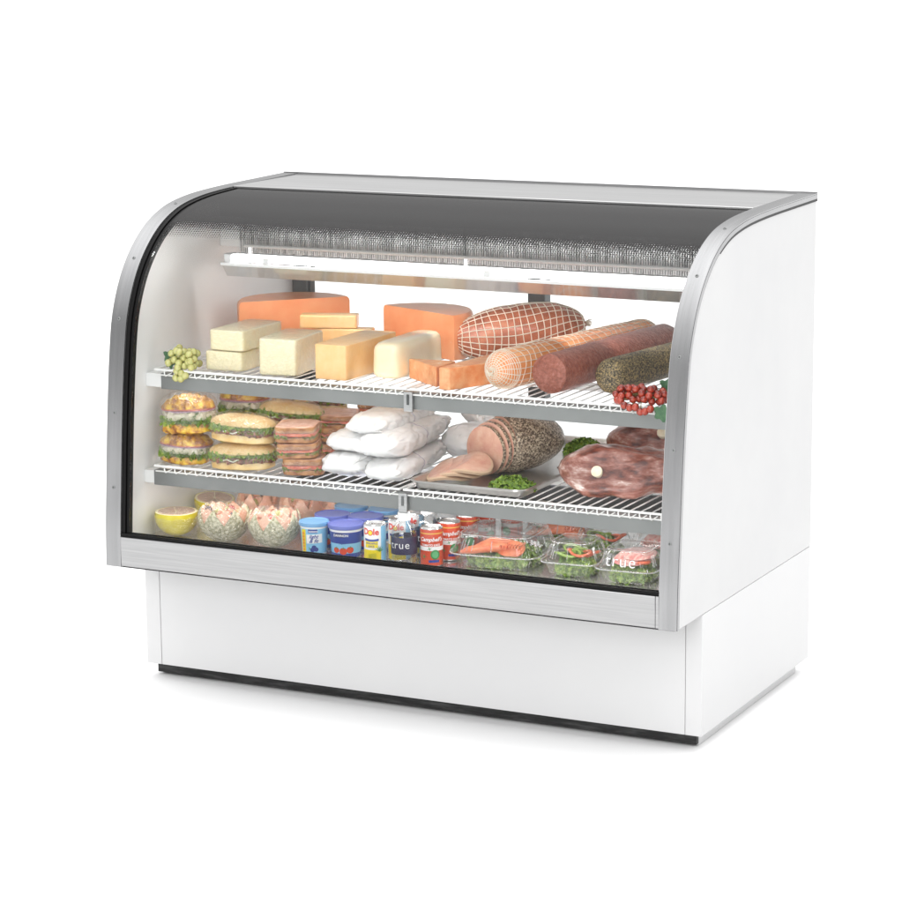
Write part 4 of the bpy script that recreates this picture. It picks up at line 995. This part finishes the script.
melon('zigzag cut melon bowl in film, front row, next to the pale blue yogurt tub', (.402, .134, DK), .0650, 7, 5, .75)
melon('peeled looking orange melon crown behind the left front melon bowl', (.245, .325, DK), .0600, 8, 9, .1, False)
melon('peeled looking orange melon crown behind the right front melon bowl', (.365, .33, DK), .0600, 8, 12, .5, False)
melon('orange melon crown holding green fruit, farthest right behind the yogurt tubs', (.440, .39, DK), .0560, 8, 17, .9, False)

# ------------------------------------------------------------------ clamshell boxes
M['pepper_green'] = mat('green_pepper', (.30, .45, .08), .3, coat=.5); M['pepper_red'] = mat('red_pepper', (.75, .14, .05), .3, coat=.5)
M['lobster'] = mat('carrot_flower', (.85, .20, .07), .4, coat=.3, stops=[(.3, (.78, .13, .04)), (.7, (.90, .34, .16))], scale=50)
M['meatpink'] = mat('pink_cold_cut', (.75, .32, .28), .4, coat=.4, stops=[(.4, (.7, .22, .2)), (.6, (.82, .55, .48))], scale=30, stretch=(4, 1, 1))
def clamshell(name, label, loc, w, d, h, kind, rz=0, seed=0):
    t = thing(name, label, 'food box', loc, rz, 'clear salad boxes')
    zr = h * .42; a, b = w / 2, d / 2
    def ring(z, k, ex=6, rib=0, n=120):
        o = []
        for j in range(n):
            th_ = 2 * pi * j / n; c, s = cos(th_), sin(th_)
            x = math.copysign(abs(c) ** (2 / ex), c); y = math.copysign(abs(s) ** (2 / ex), s); f = 1 + rib * (1 if (j // 2) % 2 else 0)
            o.append((x * (a - k) * f, y * (b - k) * f, z))
        return o
    def stackrings(mb, rs, capb=False, capt=False):
        n = len(rs[0]); vs = sum(rs, []); fs = [(i * n + j, i * n + (j + 1) % n, (i + 1) * n + (j + 1) % n, (i + 1) * n + j) for i in range(len(rs) - 1) for j in range(n)]
        if capb: fs.append(tuple(range(n))[::-1])
        if capt: fs.append(tuple((len(rs) - 1) * n + j for j in range(n)))
        mb.add(vs, fs)
    mb = MB(); stackrings(mb, [ring(.003, .030), ring(.001, .022), ring(.004, .019, rib=0), ring(.010, .016, rib=.012), ring(zr - .006, .009, rib=.012), ring(zr - .002, .007), ring(zr, 0), ring(zr + .001, -.001)], True)
    mb.build('box_base', 'clam', t, auto=25)
    mb = MB(); stackrings(mb, [ring(zr + .0020, -.001), ring(zr + .003, .001), ring(zr + .0032, .006), ring(zr + .007, .009), ring(zr + .012, .011, rib=.014), ring(h - .012, .019, 6, rib=.014), ring(h - .005, .022, 6), ring(h - .001, .027, 6), ring(h, .031, 6), ring(h - .0025, .034, 6), ring(h - .0028, .036, 6)], False, True)
    mb.build('box_lid', 'clam', t, auto=25)
    rm = MB(); rg_ = ring(zr + .002, 0)
    rm.tube(rg_, .0016, 6, close=True); rm.tube(ring(h - .0015, .023), .0010, 5, close=True); rm.build('box_rim', 'clamrim', t)
    rb = MB(); lo_ = ring(zr + .010, .009); hi_ = ring(h - .011, .0175); nn_ = len(lo_)
    for j in range(nn_):
        x_, y_, z_ = lo_[j]
        if j % 2 == 0 and (abs(x_) > a * .86 and abs(y_) < b * .62 or (abs(y_) > b * .86 and abs(x_) < a * .70 and x_ < a * .1)): rb.tube([lo_[j], hi_[j]], .0011, 4)
    rb.build('lid_ribs', 'clamrim', t)
    g = MB(); greens(g, (0, 0, .006), (a - .026, b - .026, h * (.50 if kind != 'rings' else .52)), int(900 * w * d / .02), .010, seed=seed)
    greens(g, (0, 0, .010), (a - .020, b - .020, .018), int(500 * w * d / .02), .009, seed=seed + 1)
    g.build('leaf_bed', 'lettuce', t, auto=80)
    if kind == 'carrot':
        mb = MB(); rd = random.Random(seed)
        # a fanned, fork-cut orange piece: five long fingers from a rounded palm
        mb.loft([(0, .030, .022), (.006, .034, .026), (.014, .030, .022), (.018, .012, .01)], 30, 2.2, .002, 40, 1)
        mb.xf(Matrix.Translation((.035, -.050, zr + .006)) @ Matrix.Rotation(.5, 4, 'X'))
        for k in range(5):
            st = len(mb.v); y = -.080 + .009 * k
            mb.tube([(.028, y + .02, zr + .016), (-.02, y + .01, zr + .012 + .003 * k), (-.058, y, zr + .006), (-.082, y - .0, zr + .002)], [.011, .009, .007, .004], 10)
        for k in range(7): mb.box(.014 + .0075 * k, .0175 + .0075 * k, -.080, -.03, zr + .019, zr + .0245)
        mb.build('carved_carrot', 'lobster', t)
    elif kind == 'rings':
        for k, (x, y, z, r, mm, tz) in enumerate(((-.016, -.014, h * .58, .028, 'pepper_green', .2), (.010, -.006, h * .62, .026, 'pepper_red', -.3), (.026, .014, h * .56, .024, 'pepper_red', .5), (-.01, .022, h * .64, .025, 'pepper_green', -.2))):
            mb = MB().tube([(x + r * (1 + .1 * cos(4 * q)) * cos(q), y + .8 * r * sin(q), z + .004 * sin(q * 2 + k) + tz * .2 * r * cos(q)) for q in [2 * pi * i / 28 for i in range(28)]], .0035, 8, close=True)
            mb.build('pepper_ring', mm, t, label='red pepper ring' if 'red' in mm else 'green pepper ring')
    elif kind == 'meat':
        for k in range(3):
            mb = MB().loft([(0, a * .55, b * .5), (.003, a * .60, b * .55), (.006, a * .55, b * .5), (.0065, .001, .001)], 40, 2, .003, 40, seed + k)
            mb.xf(Matrix.Translation((-.004 + .006 * k, .004 * k - .006, h * .56 + .006 * k)) @ Matrix.Rotation(.12, 4, 'X')); mb.build('cold_cut', 'meatpink', t)
        mb = MB().tube([(.022 + .022 * cos(q), -.022 + .014 * sin(q), h * .60) for q in [2 * pi * i / 24 for i in range(24)]], .004, 8, close=True); mb.build('pepper_ring', 'pepper_red', t)
    return t
clamshell('salad_box', 'large clear box with carved orange carrot on greens beside the tomato cans', (.974, .235, DK), .225, .215, .080, 'carrot', .10, 3)
clamshell('salad_box', 'clear salad box with pepper rings, front row between the carrot and cold cut boxes', (1.172, .205, DK), .140, .145, .082, 'rings', .06, 7)
clamshell('salad_box', 'clear salad box with pink cold cuts, at the right end of the front row', (1.318, .205, DK), .150, .160, .080, 'meat', .04, 11)
clamshell('salad_box', 'clear box with orange carrot behind the large carrot box', (1.030, .480, DK), .20, .20, .072, 'carrot', .1, 15)
clamshell('salad_box', 'clear salad box with pepper rings, back row centre behind the front pepper ring box', (1.165, .385, DK), .140, .145, .076, 'rings', .5, 19)
clamshell('salad_box', 'clear salad box with pink cold cuts at the right of the back row', (1.312, .385, DK), .150, .150, .080, 'meat', .1, 23)

# white emblem lettering on the glass, lower right
sh_ = text2d('true', .040, .12, -.0004, 1.1); mb = MB(); mb.add([(1.368 + x, .0028, .470 + z) for x, z in sh_[0]], sh_[1]); mb.add([(1.368 + x, .0020, .470 + z) for x, z in sh_[0]], sh_[1])
mb.build('glass_emblem', 'ink_white', case, smooth=False)

# ------------------------------------------------------------------ floor
M['floor'] = mat('white_floor', (.93, .93, .93), .6, stops=[(.3, (.925, .925, .925)), (.7, (.935, .935, .935))], scale=3, spec=.1)
fl = MB().add([(-40, -40, 0), (40, -40, 0), (40, 60, 0), (-40, 60, 0)], [(0, 1, 2, 3)]).build('floor', 'floor', None, kind='structure')

# ------------------------------------------------------------------ camera
cam = bpy.data.cameras.new('camera'); co = bpy.data.objects.new('camera', cam); C.objects.link(co); S.camera = co
yaw, pit, rol, f = -.4645, .1974, -.0093, 2678.157
fw = Vector((sin(yaw) * cos(pit), cos(yaw) * cos(pit), -sin(pit))); r = Vector((cos(yaw), -sin(yaw), 0)); up = r.cross(fw)
r2 = r * cos(rol) + up * sin(rol); u2 = -r * sin(rol) + up * cos(rol)
R3 = Matrix((r2, u2, -fw)).transposed()
co.matrix_world = Matrix.Translation((3.6304, -5.3474, 1.8832)) @ R3.to_4x4()
cam.sensor_fit = 'HORIZONTAL'; cam.sensor_width = 36; cam.lens = f / 902 * 36; cam.clip_end = 200; cam.clip_start = .1

# ------------------------------------------------------------------ light: a white studio
w = bpy.data.worlds.new('World'); S.world = w; w.use_nodes = True; N = w.node_tree.nodes; L = w.node_tree.links; N.clear()
wo = N.new('ShaderNodeOutputWorld'); bg = N.new('ShaderNodeBackground'); L.new(bg.outputs[0], wo.inputs[0])
tc = N.new('ShaderNodeTexCoord'); sp = N.new('ShaderNodeSeparateXYZ'); dp = N.new('ShaderNodeVectorMath'); dp.operation = 'DOT_PRODUCT'; dp.inputs[1].default_value = (-.35, .94, .0)
L.new(tc.outputs['Generated'], dp.inputs[0]); L.new(tc.outputs['Generated'], sp.inputs[0])
# the studio: bright ceiling and back wall, dimmer behind the camera
rr = ramp(N, [(.0, (.95, .95, .95)), (.4, (.9, .9, .9)), (.7, (1.0, 1.0, 1.0)), (1.0, (1.1, 1.1, 1.1))])
mr = N.new('ShaderNodeMapRange'); mr.inputs['From Min'].default_value = -1; mr.inputs['From Max'].default_value = 1; L.new(dp.outputs['Value'], mr.inputs['Value'])
L.new(mr.outputs[0], rr.inputs[0])
zr = ramp(N, [(.5, (.55, .55, .55)), (.65, (.70, .70, .70)), (.8, (1.4, 1.4, 1.4)), (1.0, (3.0, 3.0, 3.0))])
mz = N.new('ShaderNodeMapRange'); mz.inputs['From Min'].default_value = -1; mz.inputs['From Max'].default_value = 1; L.new(sp.outputs[2], mz.inputs['Value']); L.new(mz.outputs[0], zr.inputs[0])
mu = N.new('ShaderNodeVectorMath'); mu.operation = 'MULTIPLY'; L.new(rr.outputs[0], mu.inputs[0]); L.new(zr.outputs[0], mu.inputs[1])
L.new(mu.outputs[0], bg.inputs[0]); bg.inputs[1].default_value = 1.0
def area(name, loc, target, sx, sy, power, col=(1, 1, 1)):
    l = bpy.data.lights.new(name, 'AREA'); l.shape = 'RECTANGLE'; l.size = sx; l.size_y = sy; l.energy = power; l.color = col
    o = bpy.data.objects.new(name, l); C.objects.link(o); o.location = loc
    o.rotation_euler = (Vector(target) - Vector(loc)).to_track_quat('-Z', 'Y').to_euler(); return o
area('front_softbox', (1.9, -5.4, 2.5), (.75, .3, .6), 2.2, 2.0, 85)
S.view_settings.view_transform = 'Standard'; S.view_settings.look = 'None'; S.view_settings.exposure = 0; S.view_settings.gamma = 1
S.render.engine = 'CYCLES'
S.cycles.transparent_max_bounces = 32; S.cycles.max_bounces = 10; S.cycles.transmission_bounces = 8; S.cycles.sample_clamp_indirect = 6
